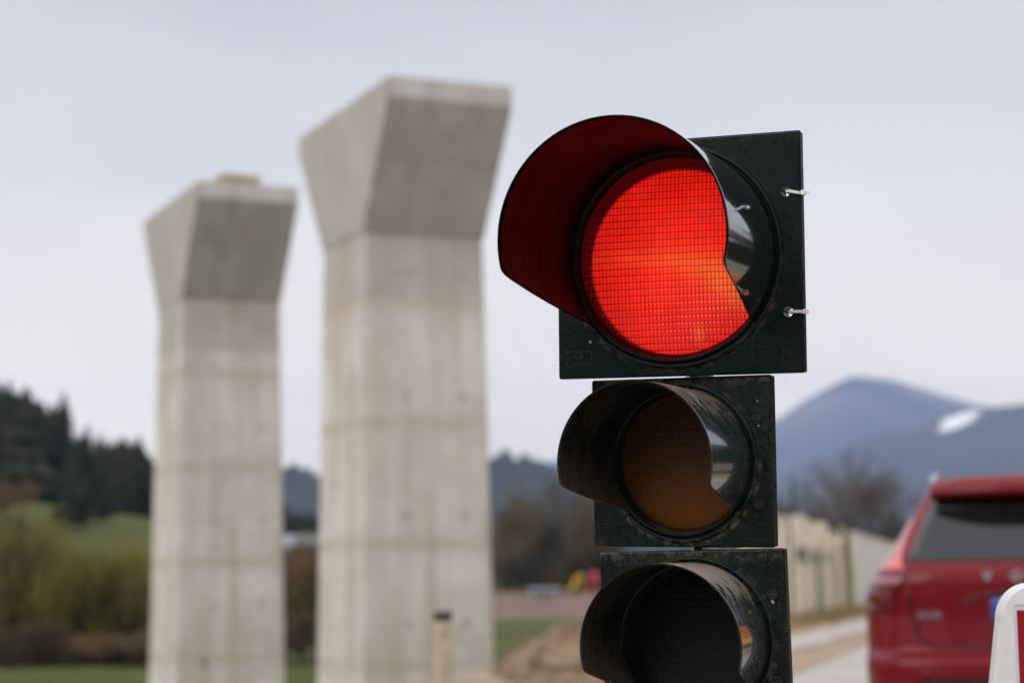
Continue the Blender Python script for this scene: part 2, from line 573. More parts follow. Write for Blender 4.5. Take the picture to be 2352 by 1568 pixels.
def bush(name, px, D, h, wd, m_, seed, label, cat='bush', group=None, n=1500, upright=.75, tw=.05, z=None):
    loc = at(px, D, z)
    root = empty(name, loc, random.uniform(0, 6.28), label, cat, group)
    link_obj('trunk', trunk_mesh(h * .8, .035 * h ** .8, seed), [M_bark], root)
    link_obj('crown', crown_mesh('crown', n, wd / 2, h * .52, h * .52, h * .16, tw, seed, upright), [m_], root)
    return root

row = [  # px, D, height, width, material, label
 (18, 118, 7.0, 5.2, M_olive, 'olive shrub second from the left border in the thicket'),
 (70, 121, 7.6, 5.0, M_olive, 'tallest olive shrub in the left thicket'),
 (128, 119, 6.8, 5.2, M_willow, 'yellow willow shrub right of the tallest olive one'),
 (172, 117, 5.6, 4.4, M_willow, 'lower yellow shrub midway in the left thicket'),
 (215, 121, 6.0, 5.2, M_willow, 'broad yellow willow shrub right of the lower yellow one'),
 (262, 119, 5.8, 4.6, M_willow, 'yellow willow shrub midway in the left thicket'),
 (310, 120, 6.3, 4.8, M_willow, 'yellow willow shrub just left of the left pier'),
 (352, 118, 5.4, 4.4, M_olive, 'olive shrub at the left edge of the left pier'),
 (-35, 120, 7.2, 5.6, M_twig_brown, 'brown shrub cut by the left border of the photo'),
 (95, 114, 1.9, 4.5, M_twig_brown, 'knee low brown scrub in front of the olive shrub'),
 (30, 113, 2.2, 4.5, M_twig_brown, 'low brown scrub at the thicket foot near the left border'),
 (250, 114, 1.7, 4.5, M_twig_red, 'low reddish scrub at the foot of the yellow willows'),
 (330, 113, 1.8, 4.0, M_twig_brown, 'low brown scrub by the foot of the left pier'),
 (650, 121, 6.5, 4.6, M_twig_brown, 'brown shrub peeping out right of the left pier'),
 (688, 119, 4.3, 3.8, M_olive, 'olive shrub in the gap between the piers'),
 (726, 120, 6.8, 4.4, M_twig_red, 'red brown shrub in the gap touching the right pier'),
 (700, 114, 2.4, 3.6, M_twig_brown, 'low brown scrub in the gap between the piers'),
]
for i, (px, D, h, wd, m_, lb) in enumerate(row):
    bush('willow_shrub' if m_ is M_willow else 'shrub', px, D, h * 1.2, wd * 1.45, m_, 40 + i, lb, group='shrubs along the field edge', n=3400, tw=.065, upright=.9)

# left hillside wood: cone-shaped conifers in tiers, and grey broadleaf crowns between them
def conifer_geo(h, r, g, tiers=9, seg=9):
    V, F = [], []
    for t in range(tiers):
        z0 = h * (.08 + .92 * t / tiers); z1 = h * min(1.0, .08 + .92 * (t + 1.9) / tiers)
        rr = r * (1 - t / tiers) ** .85 * g.uniform(.8, 1.15)
        b = len(V)
        ph = g.uniform(0, 6.28)
        for k in range(seg * 2):
            a = ph + math.pi * k / seg
            q_ = rr * ((1.0 if k % 2 == 0 else .55) * g.uniform(.8, 1.2))
            V.append((q_ * math.cos(a), q_ * math.sin(a), z0 - (0.04 * h / 2 if k % 2 == 0 else -.02 * h)))
        V.append((0, 0, z1))
        for k in range(seg * 2):
            F.append((b + k, b + (k + 1) % (seg * 2), b + seg * 2))
    return V, F
def wood():
    g = random.Random(5)
    V, F = [], []
    nV = 0
    for i in range(1000):
        px = g.uniform(-700, 760); D = g.uniform(302, 520)
        if px > 620: D = g.uniform(420, 560)
        x = (px - 1176) / 4573 * D
        z = float(terrain(x, D))
        h = g.uniform(14, 19) if px < 130 else g.uniform(9, 14) if px < 330 else g.uniform(8, 12)
        v_, f_2 = conifer_geo(h, h * g.uniform(.24, .38), g, 6, 7)
        V += [(a + x, b + D, c + z - .5) for a, b, c in v_]
        F += [tuple(k + nV for k in f) for f in f_2]
        nV = len(V)
    return mesh('forest', V, F)
tag(link_obj('forest', wood(), [M_conifer]), 'dark conifer wood covering the hill above the meadow', 'forest', kind='stuff')
sky_trees = [(-20, 400, 19, 'conifer on the skyline cut by the left border'), (12, 395, 19, 'tallest conifer at the far left of the skyline'),
 (48, 402, 18.5, 'conifer on the skyline second from the left'), (92, 405, 17.5, 'conifer on the skyline left of the sharp peak'),
 (140, 396, 20.5, 'sharp pointed conifer standing above the wood as a peak'), (196, 405, 16, 'conifer on the falling skyline right of the sharp peak'),
 (318, 400, 14, 'small conifer on the skyline near the left pier')]
for i, (px, D, h, lb) in enumerate(sky_trees):
    root = empty('conifer', at(px, D), i * 1.3, lb, 'tree', 'conifers on the skyline')
    bm = bmesh.new(); tube(bm, [(0, 0, -1), (0, 0, h * .5), (0, 0, h * .95)], [.35, .22, .05], 7)
    bm_obj('trunk', bm, [M_bark], root)
    v_, f_2 = conifer_geo(h, h * .24, random.Random(i), 12, 9)
    link_obj('crown', mesh('crown', v_, f_2), [M_conifer], root)
for i, (px, D, h, w_, lb) in enumerate([(238, 395, 15, 13, 'grey bare broadleaf tree on the skyline right of the sharp conifer'),
                                        (282, 398, 12, 11, 'low grey bare tree on the skyline between two conifers')]):
    bush('bare_tree', px, D, h, w_, M_twig_grey, 70 + i, lb, 'tree', 'bare trees on the skyline', n=700, tw=.22)
for i, (px, D, h, w_, m_, lb) in enumerate([(165, 230, 4.5, 6, M_conifer, 'dark bush on the green meadow, lower one'), (215, 245, 4.2, 5, M_conifer, 'dark bush on the green meadow, right one'),
        (20, 235, 5.5, 8, M_twig_red, 'red brown tree at the edge of the hillside meadow'), (60, 160, 6, 7, M_olive, 'olive tree on the meadow slope behind the thicket')]):
    bush('hillside_bush', px, D, h, w_, m_, 80 + i, lb, 'bush', 'bushes on the hillside', n=900, tw=.13)

# trees right of the right pier and behind the beige wall
mid = [
 (1150, 350, 15, 12, M_twig_grey, 'pale grey bare tree against the blue hill right of the pier'),
 (1195, 345, 17, 13, M_twig_brown, 'brown bare tree second from the pier in the valley'),
 (1240, 355, 19, 14, M_twig_grey, 'tall grey bare tree mid valley'),
 (1285, 340, 18, 13, M_dark, 'dark bare tree behind the red and yellow play set'),
 (1330, 320, 20, 15, M_twig_grey, 'grey bare tree partly behind the amber signal'),
 (1375, 310, 18, 14, M_twig_brown, 'brown bare tree mostly behind the traffic light'),
 (1165, 312, 10, 12, M_twig_brown, 'low brown copse right beside the pier'),
 (1225, 308, 9, 13, M_dark, 'low dark copse above the field'),
 (1300, 306, 9, 13, M_twig_brown, 'low brown copse behind the yellow slide'),
 (1360, 307, 9, 13, M_dark, 'low dark copse running behind the traffic light'),
]
for i, (px, D, h, w_, m_, lb) in enumerate(mid):
    bush('bare_tree', px, D, h, w_, m_, 100 + i, lb, 'tree', 'bare trees in the valley', n=1500, tw=.16)
back = [
 (1805, 135, 7.6, 7, M_twig_red, 'red brown bush behind the left end of the beige wall'),
 (1858, 138, 7.0, 7, M_twig_brown, 'brown bush behind the beige wall left of the big bare tree'),
 (1915, 140, 6.2, 6, M_twig_grey, 'grey undergrowth at the left foot of the big bare tree'),
 (2050, 150, 7.4, 6, M_dark, 'dark bush above the white wall beside the car'),
 (2105, 155, 8.4, 6, M_dark, 'dark bush just over the car roof edge'),
 (1755, 140, 8, 6, M_twig_brown, 'brown bush hidden mostly by the amber signal'),
]
for i, (px, D, h, w_, m_, lb) in enumerate(back):
    bush('bush', px, D, h, w_, m_, 130 + i, lb, 'bush', 'bushes behind the wall', n=1300, tw=.07, z=-.5)
# large bare tree
t_ = empty('bare_tree', at(1978, 112, -.3), 0, 'large bare grey tree with a round crown behind the pale walls', 'tree')
link_obj('branches', branch_mesh('branches', 10.4, 1.0, 7, 5, .27), [simple('grey_bark', (.10, .085, .078), .95, .2, 4)], t_)
link_obj('twigs', crown_mesh('twigs', 3000, 2.7, 2.4, 5.9, .6, .024, 5, .3, clumps=60), [M_twig_grey], t_)
# spire-like conifer
root = empty('conifer', at(1815, 170, -.5), 0, 'slim spire shaped conifer right of the amber signal', 'tree')
bm = bmesh.new(); tube(bm, [(0, 0, -.5), (0, 0, 5), (0, 0, 10)], [.2, .12, .03], 7); bm_obj('trunk', bm, [M_bark], root)
v_, f_2 = conifer_geo(11.2, 1.1, random.Random(3), 13, 8)
link_obj('crown', mesh('crown', v_, f_2), [leaf_mat('spire_needles', (.03, .045, .035), (.05, .065, .05))], root)

# ------------------------------------------------------------------ bridge piers
def pier_mat(name, head):
    q = NM(name, rough=.9, spec=.3)
    v = q.co()
    n1 = q.noise(v, .55, 5, .6); n2 = q.noise(v, 9, 4, .6)
    vs = q.co(scale=(1.3, 1.3, .09)); st = q.noise(vs, 1.4, 4, .55)
    if head: a, b = (.50, .465, .43), (.66, .63, .60)
    else: a, b = (.54, .475, .415), (.78, .735, .69)
    c_ = q.mix(q.rng(n1, .3, .7), a, b)
    # rust-tan run-off streaks down the shaft
    stw = .32 if not head else .12
    c_ = q.mix(q.rng(st, .45, .66, 0, stw + .28), c_, (.47, .37, .25) if not head else (.38, .32, .265))
    s3 = q.sepc(v)
    # formwork joints: vertical boards and the lift joints every 2.6 m
    ang = math.cos(0), 0
    bx_ = q.math('FRACT', q.math('ADD', q.math('DIVIDE', s3[0], 1.1), .02))
    by_ = q.math('FRACT', q.math('ADD', q.math('DIVIDE', s3[1], 1.1), .02))
    jv = q.math('MAXIMUM', q.rng(bx_, .05, .02), q.rng(by_, .05, .02))
    if not head:
        z_ = q.math('FRACT', q.math('DIVIDE', q.math('ADD', s3[2], .55), 3.05))
        jz = q.math('MULTIPLY', q.rng(z_, .0, .09, 1, 0), .25)
        band = q.math('MULTIPLY', q.rng(z_, 1.0, .86, 1, 0), q.rng(n1, .35, .6, .15, .75))
        c_ = q.mix(band, c_, (.42, .33, .215))
        jv = q.math('MAXIMUM', jv, jz)
    c_ = q.mix(q.math('MULTIPLY', jv, .34), c_, (.28, .24, .195))
    q.color(q.mix(q.rng(n2, .55, .8, 0, .3), c_, (.3, .27, .24)))
    q.bump(n2, .3, .02)
    return q.m
M_shaft = pier_mat('weathered_concrete', False)
M_head = pier_mat('raw_concrete', True)
M_cone = simple('anchor_patch', (.42, .375, .325), .95, .2, 12)
M_ply = simple('yellow_formply', (.45, .34, .17), .7, .2, 4)

def pier(D, X, zb, zt, zg, label):
    """local frame: x along the narrow face to the right, -y towards the viewer, origin at the near left shaft corner foot"""
    a = .41
    Wd, T, e1, e2, lip = 3.3, 3.3, 1.98, 2.17, .53
    root = empty('bridge_pier', (X, D, zg), a, label, 'bridge pier', 'concrete bridge piers')
    hb, ht = zb - zg, zt - zg
    bt = .013
    # shaft with a slight batter and a chamfered vertical rib along each face
    bm = bmesh.new()
    rows = np.linspace(0, hb, 7)
    prev = None
    for z in rows:
        g = (hb - z) * bt
        P = [(-g, -g), (Wd + g, -g), (Wd + g, T + g), (-g, T + g)]
        # chamfered corners
        ch = .06
        Q = []
        for k, (x, y) in enumerate(P):
            sx = 1 if k in (0, 3) else -1; sy = 1 if k in (0, 1) else -1
            two = [(x + sx * ch, y), (x, y + sy * ch)]
            if k in (0, 2): two = two[::-1]
            Q += two
        ring = [bm.verts.new((x, y, z)) for x, y in Q]
        if prev:
            for k in range(len(ring)):
                bm.faces.new((prev[k], prev[(k + 1) % len(ring)], ring[(k + 1) % len(ring)], ring[k]))
        else: bm.faces.new(ring[::-1])
        prev = ring
    bm.faces.new(prev)
    bm_obj('shaft', bm, [M_shaft], root)
    # flared head (overhangs towards and away from the viewer)
    bm = bmesh.new()
    g = .02
    def rg(e_a, e_b, z, gx=g): return [bm.verts.new(p) for p in ((-gx, -e_a, z), (Wd + gx, -e_a, z), (Wd + gx, T + e_b, z), (-gx, T + e_b, z))]
    lev = [rg(g, g, hb + .004), rg(e1, e2, ht - lip), rg(e1 + .0, e2 + .0, ht)]
    for A, B in zip(lev[:-1], lev[1:]):
        for k in range(4): bm.faces.new((A[k], A[(k + 1) % 4], B[(k + 1) % 4], B[k]))
    bm.faces.new(lev[0][::-1]); bm.faces.new(lev[-1])
    bmesh.ops.bevel(bm, geom=list(bm.edges), offset=.035, segments=2, affect='EDGES')
    hd = bm_obj('pier_head', bm, [M_head], root)
    # grouted tie-anchor patches, in pairs
    def patch(x, z, face='f', pair=True):
        bm = bmesh.new()
        for dx in ((-.13, .13) if pair else (0,)):
            V, F = lathe([(0.0005, -.012), (.085, -.012), (.1, .0)], 20)
            bmv = [bm.verts.new((x + dx + a_, b_ - (hb - z) * bt - .003, c_ + z)) for a_, b_, c_ in V]
            for f in F:
                try: bm.faces.new([bmv[k] for k in f])
                except ValueError: pass
        bm_obj('anchor_patch', bm, [M_cone], root)
    for k, dz in enumerate((1.0, 4.15, 7.2, 9.9)):
        for x in (1.1, 2.65):
            if hb - dz > 1: patch(x, hb - dz, pair=(k == 0))
    return root, Wd, ht, T, e1
p2 = pier(50., -3.747, 10.15, 13.76, -3.2, 'nearer and taller concrete pier with flared head, left of the traffic light')
p1 = pier(64., -10.70, 10.58, 14.08, -3.4, 'farther concrete pier with flared head and a small block on top')
bm = bmesh.new(); add_box(bm, (.0, 0, .10), (1.25, .9, .2), bevel=.02)
bx = bm_obj('bearing_block', bm, [M_ply])
bx.parent = p1[0]
bx.location = (1.45, -1.3, p1[2] + .003)
bm = bmesh.new(); add_box(bm, (0, 0, .28), (1.35, 1.0, .14), bevel=.02); bm_obj('slab', bm, [M_head], bx)

# ------------------------------------------------------------------ walls on the right behind the light
def wall_mat(name, a, b, grime):
    q = NM(name, rough=.92, spec=.2)
    v = q.co()
    n1 = q.noise(v, .9, 5, .6); vs = q.co(scale=(2.2, 2.2, .25)); st = q.noise(vs, 2., 4, .6)
    c_ = q.mix(q.rng(n1, .3, .7), a, b)
    q.color(q.mix(q.rng(st, .5, .75, 0, .6), c_, grime))
    return q.m
M_beige = wall_mat('beige_concrete', (.74, .64, .49), (.84, .76, .63), (.52, .42, .28))
M_white = wall_mat('white_render', (.60, .57, .53), (.68, .65, .61), (.48, .43, .38))
M_slate = simple('grey_green_rail', (.13, .14, .12), .7, .2, 2)
AZ = -math.atan2(.2487, .968)
def wall_panel(u, v, ln, h, m_, lean, turn, label, name='concrete_panel', grp='beige panels in the wall', rail=False, z0=-.2, th=.18):
    x, y = xy_(u, v)
    root = empty(name, (x, y, z0), AZ + turn, label, 'wall panel', grp)
    bm = bmesh.new(); add_box(bm, (0, 0, h / 2), (th, ln, h), rot=Matrix.Rotation(lean, 3, 'X'), bevel=.02)
    bm_obj('slab', bm, [m_], root)
    # coping on top
    bm = bmesh.new(); add_box(bm, (0, 0, h + .05), (th + .08, ln + .03, .1), rot=Matrix.Rotation(lean, 3, 'X'), bevel=.015)
    bm_obj('coping', bm, [m_], root)
    if rail:
        bm = bmesh.new(); add_box(bm, (th / 2 + .05, 0, h * .66), (.09, ln * 1.1, .45), bevel=.01)
        bm_obj('rail', bm, [M_slate], root)
    return root
wp = [(-7.9, 59.5, 5.0, 3.25, .0, 0, False, 'leftmost beige panel, mostly behind the traffic light'),
      (-7.95, 65.5, 5.0, 3.45, .0, 0, False, 'beige panel second from the left, before the railed ones'),
      (-7.8, 70.5, 3.4, 3.6, .03, .02, True, 'third beige panel from the left with the start of the dark rail'),
      (-7.9, 74.6, 3.2, 3.55, -.03, -.03, True, 'railed beige panel in the middle, leaning slightly back'),
      (-7.8, 78.4, 3.0, 3.55, .05, .05, True, 'railed beige panel at the right end of the dark rail'),
      (-7.9, 82.0, 2.8, 3.35, -.06, -.02, False, 'narrow beige panel before the pointed one'),
      (-7.7, 85.3, 2.2, 3.1, .09, .04, False, 'last beige panel before the white wall, strongly leaning')]
for (u, v, ln, h, lean, turn, rail, lb) in wp:
    wall_panel(u, v, ln, h, M_beige, lean, turn, lb, rail=rail)
x, y = xy_(-7.6, 132)
root = empty('white_wall', (x, y, -.2), AZ, 'long plain white wall between the beige panels and the car', 'wall')
bm = bmesh.new(); add_box(bm, (0, 0, 1.75), (.2, 84, 3.5), bevel=.02); bm_obj('wall_face', bm, [M_white], root)
bm = bmesh.new(); add_box(bm, (0, 0, 3.56), (.3, 84.1, .1), bevel=.02); bm_obj('coping', bm, [M_white], root)
# posts standing in front of the panels
M_post = simple('weathered_post', (.62, .52, .37), .9, .25, 3)
M_gpost = simple('green_post', (.16, .24, .12), .7, .2, 3)
for i, (u, v, h, ln, m_, lb) in enumerate([(-7.3, 69, 3.2, .04, M_post, 'pale wooden post left of the group before the panels'), (-7.2, 73, 3.4, -.05, M_post, 'pale wooden post standing second before the panels'),
        (-7.25, 71.4, 2.3, .03, M_gpost, 'short green post near the railed panels'), (-7.3, 77, 3.3, .07, M_post, 'slanting pale post before the middle panels'),
        (-7.2, 80.5, 3.5, -.04, M_post, 'tall pale post before the right panels'), (-7.25, 84.2, 2.4, .05, M_gpost, 'green post near the last beige panel'),
        (-7.3, 86.6, 3.3, .09, M_post, 'last pale post, leaning against the white wall end')]):
    x, y = xy_(u, v)
    root = empty('post', (x, y, -.2), AZ, lb, 'post', 'posts in front of the panels')
    bm = bmesh.new(); tube(bm, [(0, 0, 0), (0, ln * h * .5, h * .5), (0, ln * h, h)], [.1, .09, .07], 10)
    bm_obj('shaft', bm, [m_], root)
    bm = bmesh.new(); add_box(bm, (0, ln * h, h + .03), (.17, .17, .06), bevel=.015); bm_obj('cap', bm, [m_], root)
# dry grass along the verge
g = np.random.default_rng(4)
nb = 7000
V = np.zeros((nb * 3, 3)); F = []
for i in range(nb):
    u = g.uniform(-7.4, -5.6); v_1 = g.uniform(48, 105)
    x, y = xy_(u, v_1)
    h = g.uniform(.1, .42) * (1 if u < -6.4 else .5); a = g.uniform(0, 6.28); w_ = .03
    z = -.08
    V[3 * i] = (x - math.cos(a) * w_, y - math.sin(a) * w_, z); V[3 * i + 1] = (x + math.cos(a) * w_, y + math.sin(a) * w_, z)
    V[3 * i + 2] = (x + g.normal() * .1, y + g.normal() * .1, z + h)
    F.append((3 * i, 3 * i + 1, 3 * i + 2))
tag(link_obj('dry_grass', mesh('dry_grass', V, F), [leaf_mat('straw', (.30, .22, .11), (.42, .32, .18))]), 'dry straw coloured grass along the verge', 'grass', kind='stuff')

# ------------------------------------------------------------------ small things far away
def house(name, px, D, w_, d_, h, rh, wall_m, roof_m, rz, label, z=None):
    root = empty(name, at(px, D, z), rz, label, 'building')
    bm = bmesh.new(); add_box(bm, (0, 0, h / 2), (w_, d_, h)); bm_obj('wall', bm, [wall_m], root)
    bm = bmesh.new()
    o_ = .4
    vs = [bm.verts.new(p) for p in ((-w_ / 2 - o_, -d_ / 2 - o_, h), (w_ / 2 + o_, -d_ / 2 - o_, h), (w_ / 2 + o_, d_ / 2 + o_, h), (-w_ / 2 - o_, d_ / 2 + o_, h), (-w_ / 2 - o_, 0, h + rh), (w_ / 2 + o_, 0, h + rh))]
    for f in ((0, 1, 5, 4), (2, 3, 4, 5), (0, 4, 3), (1, 2, 5), (3, 2, 1, 0)): bm.faces.new([vs[k] for k in f])
    bm_obj('roof', bm, [roof_m], root)
    for k in (-1, 1):
        bm = bmesh.new(); add_box(bm, (k * w_ * .25, -d_ / 2 - .02, h * .55), (w_ * .16, .08, h * .4)); bm_obj('window', bm, [M_glassd], root)
    bm = bmesh.new(); add_box(bm, (0, -d_ / 2 - .02, h * .36), (w_ * .12, .1, h * .7)); bm_obj('door', bm, [M_bark], root)
M_glassd = simple('dark_pane', (.03, .035, .04), .15, .1, 2)
M_orangew = simple('ochre_wall', (.20, .12, .08), .9, .1, .5)
M_greyw = simple('pale_grey_wall', (.28, .28, .29), .9, .1, .5)
M_greyr = simple('grey_roof', (.24, .25, .27), .8, .15, .5)
M_redr = simple('red_roof', (.13, .07, .055), .8, .15, .5)
house('house', 1156, 372, 7, 6, 3.6, 2.0, M_orangew, M_redr, .5, 'ochre house by the right edge of the right pier')
house('farm_shed', 688, 236, 7, 6, 2.2, 1.4, M_greyw, M_greyr, .2, 'pale grey shed in the gap between the piers')
house('site_cabin', 1243, 270, 3.8, 2.4, 1.0, .3, M_greyw, M_greyr, .0, 'low pale cabin left of the play set', z=-.2)
# ploughed strip of reddish earth in front of the valley trees
bm = bmesh.new()
gx = np.linspace(0, 1, 60)
rows_ = []
for j, D in enumerate(np.linspace(215, 300, 14)):
    rw = []
    for i_, t in enumerate(gx):
        px = 1100 + 760 * t
        x = (px - 1176) / 4573 * D
        z = float(terrain(x, D)) + .35 * math.sin(j * 1.1) * .2 + (.15 if 0 < j < 13 else -.2)
        z += np.interp(D, [215, 240, 300], [0., .4, 1.9]) * (1 if 0 < i_ < 59 else 0)
        rw.append(bm.verts.new((x, D, z)))
    rows_.append(rw)
for A, B in zip(rows_[:-1], rows_[1:]):
    for k in range(59): bm.faces.new((A[k], A[k + 1], B[k + 1], B[k]))
tag(bm_obj('ploughed_field', bm, [simple('red_earth', (.15, .085, .058), .95, .25, .12)], smooth=True), kind='structure')

def play_set():
    root = empty('playground_slide', at(1318, 286, .35), .1, 'bright yellow playground slide seen small between pier and traffic light', 'slide'); root.scale = (1.35, 1.35, 1.35)
    My = simple('yellow_plastic', (.72, .50, .02), .4, .05, 1)
    bm = bmesh.new()
    pts = [(.55, 0, 1.75), (.1, 0, 1.5), (-.3, 0, .9), (-.6, 0, .35), (-.95, 0, .25)]
    for (a, b) in zip(pts[:-1], pts[1:]):
        c = (Vector(a) + Vector(b)) / 2; d = Vector(b) - Vector(a)
        rot = Matrix.Rotation(-math.atan2(d.z, d.x), 3, 'Y')
        add_box(bm, c, (d.length + .05, .55, .06), rot=rot)
        for s in (-1, 1): add_box(bm, c + Vector((0, s * .29, .1)), (d.length + .05, .05, .3), rot=rot)
    bm_obj('chute', bm, [My], root)
    bm = bmesh.new()
    for s in (-.25, .25): tube(bm, [(.55, s, 0), (.55, s, 1.8)], .05, 8)
    bm_obj('ladder', bm, [My], root)
    root = empty('play_tower', at(1356, 288, .35), .1, 'red play tower with a blue panel right of the yellow slide', 'play tower'); root.scale = (1.3, 1.3, 1.3)
    Mr = simple('red_plastic', (.45, .03, .03), .4, .05, 1)
    bm = bmesh.new()
    for sx in (-.5, .5):
        for sy in (-.5, .5): tube(bm, [(sx, sy, 0), (sx, sy, 1.9)], .06, 8)
    add_box(bm, (0, 0, .9), (1.1, 1.1, .08))
    bm_obj('tower_frame', bm, [Mr], root)
    for k, (mm, y) in enumerate(((Mr, -.55), (simple('blue_plastic', (.06, .12, .35), .4, .05, 1), .55))):
        bm = bmesh.new(); add_box(bm, (0, y, 1.25), (1.0, .05, .75), bevel=.02); bm_obj('side_panel', bm, [mm], root)
    bm = bmesh.new()
    vs = [bm.verts.new(p) for p in ((-.65, -.65, 1.9), (.65, -.65, 1.9), (.65, .65, 1.9), (-.65, .65, 1.9), (0, 0, 2.35))]
    for f in ((0, 1, 4), (1, 2, 4), (2, 3, 4), (3, 0, 4), (3, 2, 1, 0)): bm.faces.new([vs[k] for k in f])
    bm_obj('roof', bm, [Mr], root)
play_set()

# survey stakes
M_stake = simple('stake_wood', (.50, .41, .29), .85, .25, 14)
M_stcap = simple('dark_stake_top', (.06, .05, .045), .8, .2, 20)
M_pale = simple('pale_stake_cap', (.72, .66, .60), .6, .08, 20)
def stake(px, D, ztop, w_, capm, caph, label, lean=0, z0=None, kind=0):
    x = (px - 1176) / 4573 * D
    z0 = float(terrain(x, D)) - .1 if z0 is None else z0
    root = empty('survey_stake', (x, D, z0), .35, label, 'stake')
    h = ztop - z0
    root.rotation_euler = (0, lean, .35)
    bm = bmesh.new(); add_box(bm, (0, 0, (h - caph) / 2), (w_, w_, h - caph), bevel=w_ * .08)
    bm_obj('stake_body', bm, [M_stake], root)
    bm = bmesh.new()
    if kind == 0:
        add_box(bm, (0, 0, h - caph / 2 + .001), (w_ * 1.12, w_ * 1.12, caph), bevel=w_ * .12)
    else:
        V, F = lathe([(w_ * .62, -caph), (w_ * .66, -caph * .5), (w_ * .5, -caph * .15), (w_ * .2, -.002), (.0005, 0)], 20, 'z')
        vv = [bm.verts.new((a, b, c + h)) for a, b, c in V]
        for f in F: bm.faces.new([vv[k] for k in f])
    bm_obj('stake_top', bm, [capm], root, smooth=kind == 1)
stake(1011, 13, .958, .09, M_stcap, .065, 'wooden survey stake with a dark top in front of the nearer pier')
stake(556, 9.0, .715, .04, M_pale, .05, 'thin stake with a pale tilted cap low before the farther pier', lean=-.35, kind=1)
stake(632, 9.0, .682, .07, M_pale, .05, 'stake with a broad pale cap at the bottom edge before the farther pier', kind=1)
stake(478, 34, -.05, .05, M_stcap, .1, 'slim dark stake seen against the foot of the farther pier', lean=-.02)

